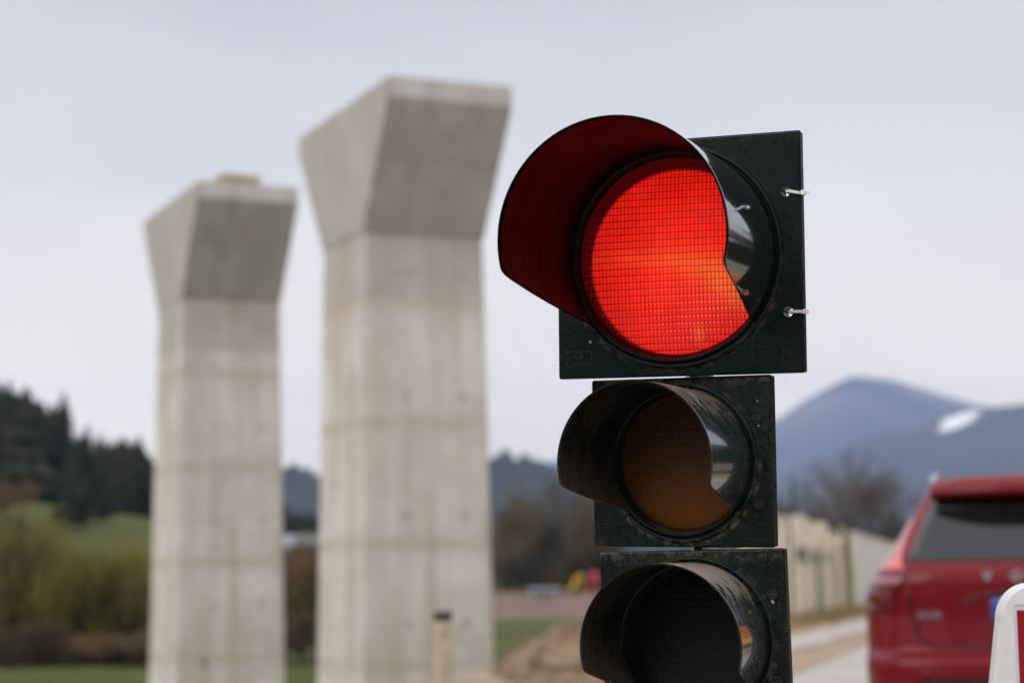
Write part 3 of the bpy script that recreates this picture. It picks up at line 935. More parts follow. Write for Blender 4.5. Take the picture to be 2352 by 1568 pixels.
# ------------------------------------------------------------------ red car ahead
def car():
    cz_ = [.22, .30, .42, .50, .56, .62, .68, .715, .735, .76, .85, .95, 1.05, 1.12, 1.17, 1.205, 1.235, 1.28, 1.36, 1.45, 1.53, 1.60, 1.655, 1.70, 1.73]
    cw_ = [.82, .88, .925, .94, .945, .948, .948, .947, .945, .944, .947, .948, .942, .930, .915, .893, .865, .835, .785, .735, .69, .65, .61, .55, .42]
    cr_ = [.14, .07, .045, .03, .012, .00, .0, .010, .045, .075, .085, .095, .095, .09, .10, .125, .16, .205, .285, .37, .445, .50, .56, .66, .95]
    cf_ = [4.55, 4.64, 4.68, 4.69, 4.69, 4.69, 4.68, 4.67, 4.66, 4.64, 4.58, 4.50, 4.35, 4.05, 3.75, 3.62, 3.55, 3.46, 3.30, 3.12, 2.95, 2.80, 2.66, 2.45, 2.0]
    NE = 9.
    cw_ = [w_ * (1.045 if z_ < 1.1 else 1.03 if z_ < 1.16 else 1.015) for w_, z_ in zip(cw_, cz_)]
    def Wz(z): return float(np.interp(z, cz_, cw_))
    def Rz_(z): return float(np.interp(z, cz_, cr_))
    def Fz(z): return float(np.interp(z, cz_, cf_))
    def ry(x, z, off=0.):
        w = Wz(z); r, f = Rz_(z), Fz(z); t = min(.9995, abs(x) / w)
        return (r + f) / 2 - (f - r) / 2 * (1 - t ** NE) ** (1 / NE) - off
    def sx(y, z, off=0.):
        w = Wz(z); r, f = Rz_(z), Fz(z); t = min(.9995, abs(y - (r + f) / 2) / ((f - r) / 2))
        return w * (1 - t ** NE) ** (1 / NE) + off
    X, Y = .155 + 2.68, 10.9
    root = empty('car', (2.775, 10.48, 0), -math.atan2(.2487, .968) , 'red car seen from behind, waiting on the road at the right', 'car')
    root.scale = (1, 1, .985)
    paint = NM('red_metallic_paint', (.2, .006, .01), .45, metal=.0, spec=.12, coat=.26, coat_rough=.04)
    v = paint.co(); n1 = paint.noise(v, 3, 3, .5)
    paint.color(paint.mix(paint.rng(n1, .3, .7), (.13, .002, .005), (.17, .004, .008)))
    MP = paint.m
    MG = NM('tinted_car_glass', (.008, .009, .010), .05, spec=.42).m
    MB = NM('gloss_black_trim', (.006, .006, .006), .25).m
    MC = NM('chrome', (.5, .5, .52), .12, metal=1.).m
    MLr = NM('tail_lamp_red', (.10, .002, .002), .12, spec=.5).m
    MLw = NM('tail_lamp_clear', (.34, .14, .15), .15, spec=.6).m
    MGr = simple('grey_plate', (.70, .70, .66), .5, .05, 5)
    MBl = NM('blue_strip', (.01, .045, .35), .4).m
    # body: stacked plan sections
    V, F = [], []
    th = np.linspace(0, 2 * math.pi, 145)[:-1]
    # denser sampling by superellipse angle
    zz = sorted(set(cz_ + list(np.linspace(.22, 1.66, 50))))
    for z in zz:
        w, r, f = Wz(z), Rz_(z), Fz(z)
        for t in th:
            c, s = math.cos(t), math.sin(t)
            V.append((w * math.copysign(abs(c) ** (2 / NE), c), (r + f) / 2 + (f - r) / 2 * math.copysign(abs(s) ** (2 / NE), s), z))
    n = len(th)
    for i in range(len(zz) - 1):
        for k in range(n): F.append((i * n + k, i * n + (k + 1) % n, (i + 1) * n + (k + 1) % n, (i + 1) * n + k))
    F.append([k for k in range(n)][::-1]); F.append([(len(zz) - 1) * n + k for k in range(n)])
    me = mesh('body', V, F, True)
    me.polygons[-1].use_smooth = True
    body = link_obj('body', me, [MP], root)
    cutters = []
    for y in (.98, 3.85):
        Vc, Fc = lathe([(.39, -1.2), (.39, 1.2)], 40)
        Fc.append([i * 2 for i in range(40)]); Fc.append([i * 2 + 1 for i in range(40)][::-1])
        mc = mesh('cutter', [(b, a + y, c + .36) for a, b, c in Vc], Fc)
        bmc = bmesh.new(); bmc.from_mesh(mc); bmesh.ops.recalc_face_normals(bmc, faces=bmc.faces); bmc.to_mesh(mc); bmc.free()
        cutters.append(link_obj('cutter', mc))
    cut(body, cutters)
    for p_ in body.data.polygons: p_.use_smooth = True
    def patch(name, rows, m_, off=.004, nx=24, parent=root, label=None, smooth=True):
        """rows: (z, xleft, xright) on the rear surface"""
        V, F = [], []
        rr = []
        for (a, b) in zip(rows[:-1], rows[1:]):
            for k in range(4):
                t = k / 4; rr.append(tuple(a[q_] * (1 - t) + b[q_] * t for q_ in range(3)))
        rr.append(rows[-1])
        for (z, xl, xr) in rr:
            for k in range(nx + 1):
                x = xl + (xr - xl) * k / nx
                V.append((x, ry(x, z, off), z))
        for i in range(len(rr) - 1):
            for k in range(nx): F.append((i * (nx + 1) + k, i * (nx + 1) + k + 1, (i + 1) * (nx + 1) + k + 1, (i + 1) * (nx + 1) + k))
        o = link_obj(name, mesh(name, V, F, smooth), [m_], parent)
        if label: o['label'] = label
        so = o.modifiers.new('s', 'SOLIDIFY'); so.thickness = .006; so.offset = 0
        apply_mods(o)
        return o
    patch('rear_window', [(1.235, -.715, .715), (1.24, -.72, .72), (1.42, -.655, .655), (1.60, -.575, .575), (1.612, -.56, .56)], MG, .006)
    patch('header_shade', [(1.53, -.585, .585), (1.56, -.575, .575), (1.612, -.55, .55)], MB, .012)  # black strip over the glass paints the spoiler's shadow
    # roof spoiler with dark underside
    bm = bmesh.new()
    P = []
    for k in range(21):
        x = -.60 + 1.2 * k / 20
        c = (1 - abs(x / .6) ** 4)
        P.append([bm.verts.new(p) for p in ((x, ry(x, 1.66) + .08, 1.722 - .03 * (1 - c)), (x, .43 + .10 * (1 - c), 1.712 - .03 * (1 - c)), (x, .355 + .10 * (1 - c), 1.672 - .03 * (1 - c)), (x, .33 + .10 * (1 - c), 1.630 - .02 * (1 - c)), (x, .335 + .10 * (1 - c), 1.603), (x, ry(x, 1.60) + .02, 1.592))])
    for A, B in zip(P[:-1], P[1:]):
        for k in range(5): bm.faces.new((A[k], B[k], B[k + 1], A[k + 1]))
    bm.faces.new(P[0]); bm.faces.new(P[-1][::-1])
    bmesh.ops.recalc_face_normals(bm, faces=bm.faces)
    bm_obj('roof_spoiler', bm, [MP], root, True)
    # side windows and rear lamps both sides
    for s in (-1, 1):
        V, F = [], []
        zs = np.linspace(1.235, 1.57, 8)
        for z in zs:
            t = (z - 1.235) / .335
            ya, yb = .62 + .30 * t + (.0), 3.35 - .75 * t
            for k in range(25):
                y = ya + (yb - ya) * k / 24
                V.append((s * sx(y, z, .006), y, z))
        for i in range(7):
            for k in range(24):
                f = (i * 25 + k, i * 25 + k + 1, (i + 1) * 25 + k + 1, (i + 1) * 25 + k)
                F.append(f if s > 0 else f[::-1])
        link_obj('side_window', mesh('side_window', V, F, True), [MG], root)
        def sp(rows, name, m_, parent, off=.008, nx=16):
            rows = [(z, *sorted((s * a * Wz(z), s * b * Wz(z)))) for z, a, b in rows]
            return patch(name, rows, m_, off, nx, parent)
        lamp = sp([(.985, .80, .992), (1.10, .79, .992), (1.185, .775, .990)], 'tail_lamp', MLr, root)
        sp([(1.115, .80, .985), (1.150, .79, .985)], 'reversing_strip', MLw, lamp, .012)
        sp([(1.19, .80, .985), (1.24, .865, .985), (1.32, .905, .985), (1.40, .935, .985), (1.48, .95, .985)], 'pillar_lamp', NM('pillar_lamp_red', (.55, .02, .02), .2, coat=1.).m, lamp, .006)
        # roof rail
        bm = bmesh.new(); tube(bm, [(s * .60, .70, 1.67), (s * .585, .80, 1.725), (s * .58, 1.1, 1.74), (s * .57, 2.2, 1.735), (s * .57, 2.5, 1.69)], [.018, .02, .02, .02, .015], 8)
        bm_obj('roof_rail', bm, [MC if False else simple('silver_rail', (.4, .4, .42), .35, .05, 5, metal=.6)], root, True)
        bm = bmesh.new(); add_box(bm, (s * 1.0, 2.95, 1.12), (.20, .10, .15), bevel=.035, seg=3); bm_obj('wing_mirror', bm, [MP], root, True)
        # wheels
        for y in (.98, 3.85):
            Vw, Fw = lathe([(.20, -.11), (.33, -.115), (.36, -.09), (.365, 0), (.36, .09), (.33, .115), (.20, .11)], 40)
            wl = link_obj('wheel', mesh('wheel', [(b + s * .80, a + y, c + .365) for a, b, c in Vw], Fw, True), [simple('tyre_rubber', (.02, .02, .02), .85, .2, 9)], root)
            Vw, Fw = lathe([(.0005, .09), (.05, .095), (.07, .07), (.19, .085), (.215, .11)], 40)
            link_obj('rim', mesh('rim', [(s * b + s * .80, a + y, c + .365) for a, b, c in Vw], Fw), [simple('alloy', (.35, .35, .36), .3, .05, 5, metal=.8)], wl)
        # exhaust trim and bumper insert
    # tailgate shut lines (thin dark seams)
    bm = bmesh.new()
    for s in (-1, 1):
        pts = [(1.19, .765), (1.05, .765), (.98, .745), (.85, .71), (.80, .68), (.775, .60)]
        q3 = [(s * x * .945, z) for z, x in pts]
        tube(bm, [(x, ry(x, z, .002), z) for x, z in q3], .006, 6)
    xs_ = np.linspace(-.567, .567, 20)
    tube(bm, [(x, ry(x, .775, .002), .775) for x in xs_], .006, 6)
    bm_obj('shut_line', bm, [MB], root)
    # number plate recess: black line painting the crease's shade, plate and EU strip
    bm = bmesh.new()
    tube(bm, [(x, ry(x, z, .004), z) for x, z in ((-.48, .985), (-.42, 1.015), (-.33, 1.055), (-.2, 1.065), (0, 1.068), (.2, 1.065), (.33, 1.055), (.42, 1.015), (.48, .985))], [.003, .005, .008, .010, .010, .010, .008, .005, .003], 8)
    bm_obj('tailgate_crease', bm, [MB], root, True)
    pb = patch('plate_frame', [(.905, -.288, .288), (1.035, -.288, .288)], MB, .018)
    pp = patch('number_plate', [(.910, -.282, .282), (1.030, -.282, .282)], MGr, .024)
    patch('country_strip', [(.911, -.281, -.235), (1.029, -.281, -.235)], MBl, .028, parent=pp)
    # bumper shelf and lower inserts
    patch('bumper_insert', [(.545, -.62, .62), (.565, -.66, .66), (.60, -.64, .64)], MB, .004)
    bl = patch('bumper_moulding', [(.610, -.66, .66), (.640, -.68, .68), (.655, -.64, .64)], MP, .014)
    def face_text(body_, size, x, z, name, bold=.0):
        M_ = Matrix.Translation((x, ry(x, z, .010), z)) @ Matrix.Rotation(R(84), 4, 'X')
        text_mesh(name, body_, size, [MC], root, M_, extrude=.004, bold=bold)
    for k, ch in enumerate('VOLVO'):
        face_text(ch, .072, -.30 + .15 * k, 1.148, 'badge_letter', .002)
    face_text('XC60', .052, -.61, .945, 'model_badge', 0)
    # rear wiper
    bm = bmesh.new(); tube(bm, [(.02, ry(.02, 1.26, .02), 1.262), (.3, ry(.3, 1.30, .02), 1.285), (.5, ry(.5, 1.30, .02), 1.30)], .009, 6); bm_obj('rear_wiper', bm, [MB], root)
    # dark floor pan
    bm = bmesh.new(); add_box(bm, (0, 2.35, .27), (1.5, 4.2, .1)); bm_obj('floor_pan', bm, [MB], root)
    return root
car()
# ------------------------------------------------------------------ traffic light
def plastic(name, dust, tint=(.0030, .0078, .0080), rough=.30, streak=0., bumpy=.05, crust=0., cw=1.):
    q = NM(name, tint, rough, spec=.13 if rough > .2 else .5)
    if rough <= .2: q.b.inputs['IOR'].default_value = 1.75; q.b.inputs['Coat Weight'].default_value = .7; q.b.inputs['Coat Roughness'].default_value = .03
    v = q.co()
    oi = q.n('ShaderNodeObjectInfo')
    off = q.n('ShaderNodeVectorMath'); off.operation = 'ADD'
    q.l(v, off.inputs[0])
    cmb = q.n('ShaderNodeCombineXYZ'); q.l(q.math('MULTIPLY', oi.outputs['Random'], 9.), cmb.inputs[1]); q.l(cmb.outputs[0], off.inputs[1])
    v2 = off.outputs[0]
    blot = q.noise(v2, 9, 5, .65, .3); fine = q.noise(v2, 130, 4, .7); spk = q.noise(v2, 420, 2, .6)
    mpn = q.n('ShaderNodeMapping'); mpn.inputs['Scale'].default_value = (55, 55, 7); q.l(v2, mpn.inputs[0])
    run = q.noise(mpn.outputs[0], 1., 4, .6, .8)
    a = q.math('MULTIPLY', q.math('MULTIPLY', q.rng(blot, .34, .75), q.rng(fine, .38, .80)), .55)
    b = q.math('MULTIPLY', q.rng(run, .62, .72), q.rng(blot, .42, .6))
    c = q.math('MULTIPLY', q.rng(spk, .66, .73), 1.6)
    dmask = q.math('MULTIPLY', q.math('ADD', q.math('ADD', a, q.math('MULTIPLY', b, .5)), c), dust, True)
    # dust settles on upward faces
    gn = q.n('ShaderNodeNewGeometry'); nz_ = q.sepc(gn.outputs['Normal'])[2]
    topd = q.math('MULTIPLY', q.rng(nz_, .35, .98), streak)
    mp2 = q.n('ShaderNodeMapping'); mp2.inputs['Scale'].default_value = (14, 70, 45); mp2.inputs['Rotation'].default_value = (0, 0, .5); q.l(v2, mp2.inputs[0])
    sn = q.noise(mp2.outputs[0], 1., 4, .65)
    topm = q.math('MULTIPLY', q.rng(q.math('ADD', sn, q.math('MULTIPLY', topd, .35)), .56, .74), q.math('MULTIPLY', topd, 1.0), True)
    topm = q.math('MAXIMUM', topm, q.math('MULTIPLY', q.rng(nz_, .78, 1.0), q.math('MULTIPLY', streak, .75)))
    mk = q.math('MAXIMUM', dmask, topm, True)
    if crust:
        so_ = q.sepc(v)
        rr_ = q.math('SQRT', q.math('ADD', q.math('MULTIPLY', so_[0], so_[0]), q.math('MULTIPLY', so_[2], so_[2])))
        band = q.rng(q.math('ABSOLUTE', q.math('SUBTRACT', rr_, crust + .002)), .0065, .0005)
        band = q.math('MULTIPLY', q.math('MULTIPLY', band, q.rng(so_[2], .02, -.09, .2, 1.)), q.rng(q.noise(v, 60, 5, .7, .5), .46, .66))
        top_ = q.math('MULTIPLY', q.math('MULTIPLY', q.rng(so_[2], crust - .015, crust + .006), q.rng(q.noise(v, 75, 5, .75, 1.), .47, .68)), .42 * cw)
        mk = q.math('MAXIMUM', mk, q.math('MAXIMUM', q.math('MULTIPLY', band, .85 * cw), top_), True)
    base = q.mix(q.rng(blot, .3, .7), tint, tuple(x * 1.5 for x in tint))
    q.color(q.mix(mk, base, (.44, .37, .29) if streak > .5 else (.27, .225, .17)))
    q.rough(q.math('ADD', q.math('MULTIPLY', mk, .5), q.rng(fine, .3, .7, rough - .06, rough + .08), True))
    q.bump(fine, bumpy, .0006)
    return q.m

M_p1 = plastic('green_black_plastic', .13, crust=.1639, cw=.35)
M_p2 = plastic('green_black_plastic_dusty', .22, streak=.3, crust=.1165)
M_p3 = plastic('green_black_plastic_crusted', .30, streak=.3, crust=.1206)
M_vis1 = plastic('glossy_visor_plastic', .05, rough=.07, streak=.0, bumpy=.0)
M_vis2 = plastic('scuffed_visor_plastic', .22, tint=(.010, .017, .018), rough=.14, streak=.9, bumpy=.02)
M_vis3 = plastic('dusty_visor_plastic', .28, tint=(.012, .017, .019), rough=.17, streak=1.1, bumpy=.02)
def inner(name, dust, rough, sp_=.10, c0=(.0035, .0045, .0045)):
    q = NM(name, c0, rough, spec=sp_)
    v = q.co()
    blot = q.noise(v, 11, 5, .65, .4); fine = q.noise(v, 160, 3, .7)
    stv = q.co(scale=(9, 60, 9)); st = q.noise(stv, 1., 4, .6, .4)
    s3 = q.sepc(v)
    low = q.rng(s3[2], .03, -.10)
    mk = q.math('MULTIPLY', q.math('MULTIPLY', q.math('ADD', q.math('MULTIPLY', q.rng(fine, .4, .7), q.rng(blot, .35, .65)), low), .5), dust, True)
    q.color(q.mix(mk, c0, (.15, .115, .08)))
    q.rough(q.math('ADD', q.rng(st, .35, .65, rough * .6, rough * 1.9), q.math('MULTIPLY', mk, .4)))
    wv = q.math('SINE', q.math('MULTIPLY', s3[1], 620.))
    q.bump(q.math('ADD', q.math('MULTIPLY', wv, .45), q.math('MULTIPLY', fine, .4)), .25, .0012)
    return q.m
M_in1 = inner('ridged_visor_inside', .08, .20, .045, (.0003, .0003, .0003))
M_in2 = inner('dusty_visor_inside', .75, .45)

def lens_red():
    q = NM('lit_red_lens', (.12, .003, .002), .2, spec=.35, coat=.1)
    v = q.co(); s3 = q.sepc(v); x, z = s3[0], s3[2]
    RP, CP = .01015, .0060
    zr = q.math('DIVIDE', q.math('ADD', z, 1.), RP); row_ = q.math('FLOOR', zr); fz = q.math('FRACT', zr)
    xr = q.math('DIVIDE', q.math('ADD', x, 1.), CP); colm = q.math('FLOOR', xr); fx = q.math('FRACT', xr)
    line_h = q.math('MULTIPLY', q.rng(fz, .0, .18), q.rng(fz, 1.0, .94))
    line_v = q.math('MULTIPLY', q.rng(fx, .0, .2), q.rng(fx, 1.0, .72))
    cell = q.math('MULTIPLY', q.rng(line_h, 0, 1, .10, 1), q.rng(line_v, 0, 1, .45, 1))
    # each prism carries a bright spot near its upper edge
    sx = q.math('SUBTRACT', fx, .45); sz = q.math('SUBTRACT', fz, .84)
    spot = q.math('ADD', q.math('MULTIPLY', q.math('MULTIPLY', sx, sx), 10.), q.math('MULTIPLY', q.math('MULTIPLY', sz, sz), 60.))
    spot = q.rng(spot, .9, 0)
    cmb = q.n('ShaderNodeCombineXYZ'); q.l(colm, cmb.inputs[0]); q.l(row_, cmb.inputs[1])
    wn = q.n('ShaderNodeTexWhiteNoise'); wn.noise_dimensions = '2D'; q.l(cmb.outputs[0], wn.inputs[0])
    jit = q.rng(wn.outputs[0], 0, 1, .93, 1.07)
    # the lamp's filament images: a horizontal band left of centre and a slanting patch low right
    def blob(cx, cz, rx, rz, rot_):
        dx = q.math('SUBTRACT', x, cx); dz = q.math('SUBTRACT', z, cz); c_, s_ = math.cos(rot_), math.sin(rot_)
        a = q.math('DIVIDE', q.math('ADD', q.math('MULTIPLY', dx, c_), q.math('MULTIPLY', dz, s_)), rx)
        b = q.math('DIVIDE', q.math('SUBTRACT', q.math('MULTIPLY', dz, c_), q.math('MULTIPLY', dx, s_)), rz)
        d = q.math('ADD', q.math('MULTIPLY', a, a), q.math('MULTIPLY', b, b))
        return q.math('POWER', 2.718, q.math('MULTIPLY', d, -1.))
    hot = q.math('ADD', q.math('MULTIPLY', blob(-.045, -.003, .075, .010, -.06), .13), q.math('MULTIPLY', blob(.088, -.045, .05, .026, -.55), .50))
    hot = q.math('ADD', hot, q.math('MULTIPLY', blob(.03, -.012, .05, .018, -.2), .20))
    hot = q.math('ADD', hot, q.math('MULTIPLY', blob(.035, -.115, .007, .012, 0), .4))
    hot = q.math('ADD', hot, q.math('MULTIPLY', blob(.01, -.01, .10, .06, 0), .05))
    hot = q.math('ADD', hot, q.math('MULTIPLY', spot, .22))
    # off-centre lit disc in the emission: upper left rim painted as shaded
    dx = q.math('SUBTRACT', x, .0075); dz = q.math('ADD', z, .009)
    rad = q.math('SQRT', q.math('ADD', q.math('MULTIPLY', dx, dx), q.math('MULTIPLY', dz, dz)))
    lit = q.rng(rad, .1390, .134, .06, 1)
    soft = q.rng(rad, .03, .14, 1.05, .72)
    low = q.noise(v, 14, 3, .5)
    st = q.math('MULTIPLY', q.math('MULTIPLY', cell, jit), q.math('MULTIPLY', lit, q.math('MULTIPLY', soft, q.rng(low, .3, .7, .88, 1.1))))
    c = q.mix(q.math('MULTIPLY', hot, 1.0, True), (.97, .010, .006), (1.0, .21, .03))
    q.l(c, q.b.inputs['Emission Color'])
    q.l(q.math('MULTIPLY', st, 1.05), q.b.inputs['Emission Strength'])
    h = q.math('MULTIPLY', q.math('SINE', q.math('MULTIPLY', fz, math.pi)), q.math('SINE', q.math('MULTIPLY', fx, math.pi)))
    q.bump(h, .8, .0015)
    return q.m
def lens_off(name, c0, c1, dustc, dusta, CP=.0052, RP=.0102, glow=None):
    q = NM(name, c0, .35, spec=.12)
    v = q.co(); s3 = q.sepc(v)
    fz = q.math('FRACT', q.math('DIVIDE', q.math('ADD', s3[2], 1.), RP)); fx = q.math('FRACT', q.math('DIVIDE', q.math('ADD', s3[0], 1.), CP))
    fine = q.noise(v, 230, 4, .75); blot = q.noise(v, 15, 4, .6)
    cell = q.math('MULTIPLY', q.rng(fz, 0, .15), q.rng(fx, 0, .3))
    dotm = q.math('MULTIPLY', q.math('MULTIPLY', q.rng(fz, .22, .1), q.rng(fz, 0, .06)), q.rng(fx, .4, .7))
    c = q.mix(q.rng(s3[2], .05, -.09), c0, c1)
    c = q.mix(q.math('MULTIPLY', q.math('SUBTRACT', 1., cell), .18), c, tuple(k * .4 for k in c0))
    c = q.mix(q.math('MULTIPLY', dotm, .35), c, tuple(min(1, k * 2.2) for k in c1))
    dm = q.math('MULTIPLY', q.math('ADD', q.math('MULTIPLY', q.rng(fine, .5, .75), q.rng(blot, .35, .6)), .12), dusta, True)
    q.color(q.mix(dm, c, dustc))
    q.rough(q.rng(dm, 0, .5, .28, .8))
    h = q.math('MULTIPLY', q.math('SINE', q.math('MULTIPLY', fz, math.pi)), q.math('SINE', q.math('MULTIPLY', fx, math.pi)))
    q.bump(h, .5, .001)
    return q.m
M_red = lens_red()
M_redrim = NM('red_lens_rim', (.10, .002, .002), .6, spec=.05)
M_redrim.b.inputs['Emission Color'].default_value = (1, .01, .005, 1); M_redrim.b.inputs['Emission Strength'].default_value = .03  # faint emission paints the lens light caught by its rim
M_redrim = M_redrim.m
M_amber = lens_off('unlit_amber_lens', (.038, .018, .006), (.115, .037, .002), (.15, .11, .07), .30)
M_amrim = simple('amber_lens_rim', (.035, .017, .005), .6, .1, 9, spec=.08)
M_green = lens_off('unlit_green_lens', (.002, .0025, .002), (.002, .006, .007), (.07, .055, .03), .30)
M_grrim = simple('green_lens_rim', (.004, .006, .006), .6, .1, 9, spec=.08)
M_steel = simple('galvanised_steel', (.32, .33, .34), .45, .2, 20, metal=.8)
M_screw = plastic('screw_plastic', .5, tint=(.008, .013, .013), rough=.28)
q = NM('white_nylon', (.78, .77, .72), .4, spec=.5); q.b.inputs['Subsurface Weight'].default_value = .15
M_nylon = q.m

tl = empty('traffic_light', (.30, 3.10, 0), 0, 'temporary traffic light showing red over unlit amber and green lenses', 'traffic light')
TLI = tl.matrix_basis.inverted()
TLI = Matrix.Translation(-Vector(tl.location))
def frame_matrix(T, yaw, pi, ro):
    cy, sy = math.cos(yaw), math.sin(yaw)
    Rz = Matrix(((cy, sy, 0), (-sy, cy, 0), (0, 0, 1)))
    cp, sp = math.cos(pi), math.sin(pi); Rx = Matrix(((1, 0, 0), (0, cp, -sp), (0, sp, cp)))
    cr, sr = math.cos(ro), math.sin(ro); Ry = Matrix(((cr, 0, sr), (0, 1, 0), (-sr, 0, cr)))
    M_ = (Rz @ Rx @ Ry).to_4x4(); M_.translation = Vector(T)
    return M_

def section(T, ang, w, h, cx, cz, Rg, L_, Rr, r_open, mats, label, holes=(), screws=(), ribs=0):
    MP, MV, MI, ML, MLR = mats
    big = Rg > .14
    # front plate
    bm = bmesh.new(); add_box(bm, (cx, .0055, cz), (2 * w, .011, 2 * h), bevel=.0035, seg=3)
    pl = bm_obj('signal_section', bm, [MP], tl, mat=TLI @ frame_matrix(T, *ang))
    pl['label'] = label
    cutters = [cyl_cutter(0, 0, r_open + .004, seg=96)] + [cyl_cutter(x, z, .0075) for x, z in holes]
    cut(pl, cutters)
    # rear tray behind the door seam
    bm = bmesh.new(); add_box(bm, (cx, .0175, cz), (2 * w - .002, .010, 2 * h - .002), bevel=.002, seg=2)
    tr = bm_obj('rear_flange', bm, [MP], pl)
    cut(tr, [cyl_cutter(0, 0, r_open + .004, seg=96)] + [cyl_cutter(x, z, .0078) for x, z in holes])
    # seam strip, recessed
    sb = bmesh.new(); add_box(sb, (cx, .0118, cz), (2 * w - .008, .0024, 2 * h - .008))
    sm = bm_obj('door_seal', sb, [M_stcap], pl)
    cut(sm, [cyl_cutter(0, 0, r_open + .004, seg=96)] + [cyl_cutter(x, z, .0082) for x, z in holes])
    for x, z in holes:  # dark sleeve added so each hole reads shaded inside
        V, F = lathe([(.0079, .0006), (.0079, .034), (.0092, .034), (.0092, .0006)], 28)
        link_obj('hole_sleeve', mesh('hole_sleeve', [(a_ + x, b_, c_ + z) for a_, b_, c_ in V], F, False), [M_stcap], pl)
    # reflector bowl at the back
    V, F = lathe([(r_open + .0035, .0), (r_open + .0035, .02), (r_open, .035), (r_open * .86, .075), (r_open * .6, .105), (r_open * .35, .118), (.0005, .12)], 64)
    link_obj('reflector_housing', mesh('reflector_housing', V, F, True), [MP], pl)
    # bezel rings round the lens
    pr = [(Rg + .001, .0004), (Rg, -.005), (Rg - .0015, -.0075), (Rg - .004, -.0080), (Rg - .0055, -.0065), (Rg - .0065, -.0030), (Rg - .0085, -.0030),
          (Rg - .0092, -.0095), (Rg - .0105, -.0115), (Rg - .0125, -.0110), (r_open + .002, -.004), (r_open, .002), (r_open, .02)]
    V, F = lathe(pr, 128)
    link_obj('bezel_ring', mesh('bezel_ring', V, F, True), [MP], pl)
    # little lugs on the ring
    for a in (R(-41), R(83), R(221)):
        bm = bmesh.new()
        V, F = lathe([(.0005, -.0105), (.003, -.0105), (.0042, -.009), (.0045, -.002)], 16)
        vv = [bm.verts.new((a_ + (Rg - .0035) * math.cos(a), b_, c_ + (Rg - .0035) * math.sin(a))) for a_, b_, c_ in V]
        for f in F: bm.faces.new([vv[k] for k in f])
        bm_obj('bayonet_lug', bm, [MP], pl, True)
    # lens: shallow dome
    rl = r_open - .0035
    yb, yt = .010, (-.001 if big else .003)
    pr = [(.0005, yt)]
    for k in range(1, 25):
        t = k / 24; pr.append((rl * t, yt + (yb - yt) * (1 - math.sqrt(max(0, 1 - (t * .93) ** 2))) / (1 - math.sqrt(1 - .93 ** 2))))
    V, F = lathe(pr, 128)
    link_obj('lens', mesh('lens', V, F, True), [ML], pl)
    V, F = lathe([(rl - .001, yb - .0015), (rl + .0008, yb - .003), (r_open - .0012, yb - .004), (r_open - .0004, yb + .004)], 128)
    link_obj('lens_rim', mesh('lens_rim', V, F, True), [MLR], pl)
    # cut-away visor
    Rb = Rg - .0085
    nf, nd = 150, 40
    p0, pk = R(-40.5), R(-15.5)
    V, F = [], []
    for i in range(nf + 1):
        s = i / nf
        ph = p0 + (math.pi - 2 * p0) * s
        e_ = min(ph - p0, math.pi - p0 - ph)
        raw = e_ / (pk - p0) * 1.0
        # smooth minimum of the slanting cut and the full length
        k_ = .10
        hmin = max(k_ - abs(raw - 1), 0) / k_
        full = min(raw, 1) - hmin * hmin * k_ * .25
        full = max(full, 0.0)
        full *= 1 - .02 * math.cos(2 * (ph - math.pi / 2)) * 0
        for j in range(nd + 1):
            t = j / nd
            y = -.0085 - t * full * L_
            r = Rb + (Rr - Rb) * (t * full)
            V.append((r * math.cos(ph), y - .0, r * math.sin(ph)))
    n = nd + 1
    for i in range(nf):
        for j in range(nd):
            F.append((i * n + j, i * n + j + 1, (i + 1) * n + j + 1, (i + 1) * n + j))
    me = mesh('visor', V, F, True)
    vz = link_obj('visor', me, [MV, MI], pl)
    bm = bmesh.new(); bm.from_mesh(me)
    c = sum(((f.normal.x * f.calc_center_median().x + f.normal.z * f.calc_center_median().z) for f in bm.faces))
    if c < 0: bmesh.ops.reverse_faces(bm, faces=bm.faces)
    bm.to_mesh(me); bm.free()
    so = vz.modifiers.new('s', 'SOLIDIFY'); so.thickness = .0028; so.offset = -1; so.material_offset = 1; so.material_offset_rim = 1
    apply_mods(vz)
    # screws
    for x, z in screws:
        V, F = lathe([(.0005, -.0022), (.0068, -.0022), (.0082, -.0010), (.0084, .0005)], 28)
        V = [(a_ + x, b_, c_ + z) for a_, b_, c_ in V]
        sc = link_obj('screw', mesh('screw', V, F, False), [M_screw], pl)
        bm = bmesh.new(); add_box(bm, (x, -.0045, z), (.0145, .003, .0011), rot=None)
        bm_obj('cut', bm, []); c_ = bpy.data.objects[-1] if False else [o for o in col.objects if o.name.startswith('cut')][-1]
        c_.name = 'screw_slot'; c_.data.name = 'screw_slot'
        c_.data.materials.append(M_stcap)
        c_.parent = pl
        for vv in c_.data.vertices: vv.co.y += .0018
        # recess ring
        V, F = lathe([(.0092, -.0002), (.0098, -.0009), (.0104, -.0002)], 28)
        link_obj('screw_collar', mesh('screw_collar', [(a_ + x, b_, c2 + z) for a_, b_, c2 in V], F), [MP], pl)
    return pl

def frame_line(bm, x0, x1, z0, z1, r, t=.0005, y=-.0003):
    """raised rounded-rectangle outline on the plate"""
    pts = []
    for (cx_, cz_, a0) in ((x1 - r, z1 - r, 0), (x0 + r, z1 - r, 90), (x0 + r, z0 + r, 180), (x1 - r, z0 + r, 270)):
        for k in range(5):
            a = R(a0 + 22.5 * k); pts.append((cx_ + r * math.cos(a), y, cz_ + r * math.sin(a)))
    pts.append(pts[0])
    tube(bm, pts, t, 6, cap=False)

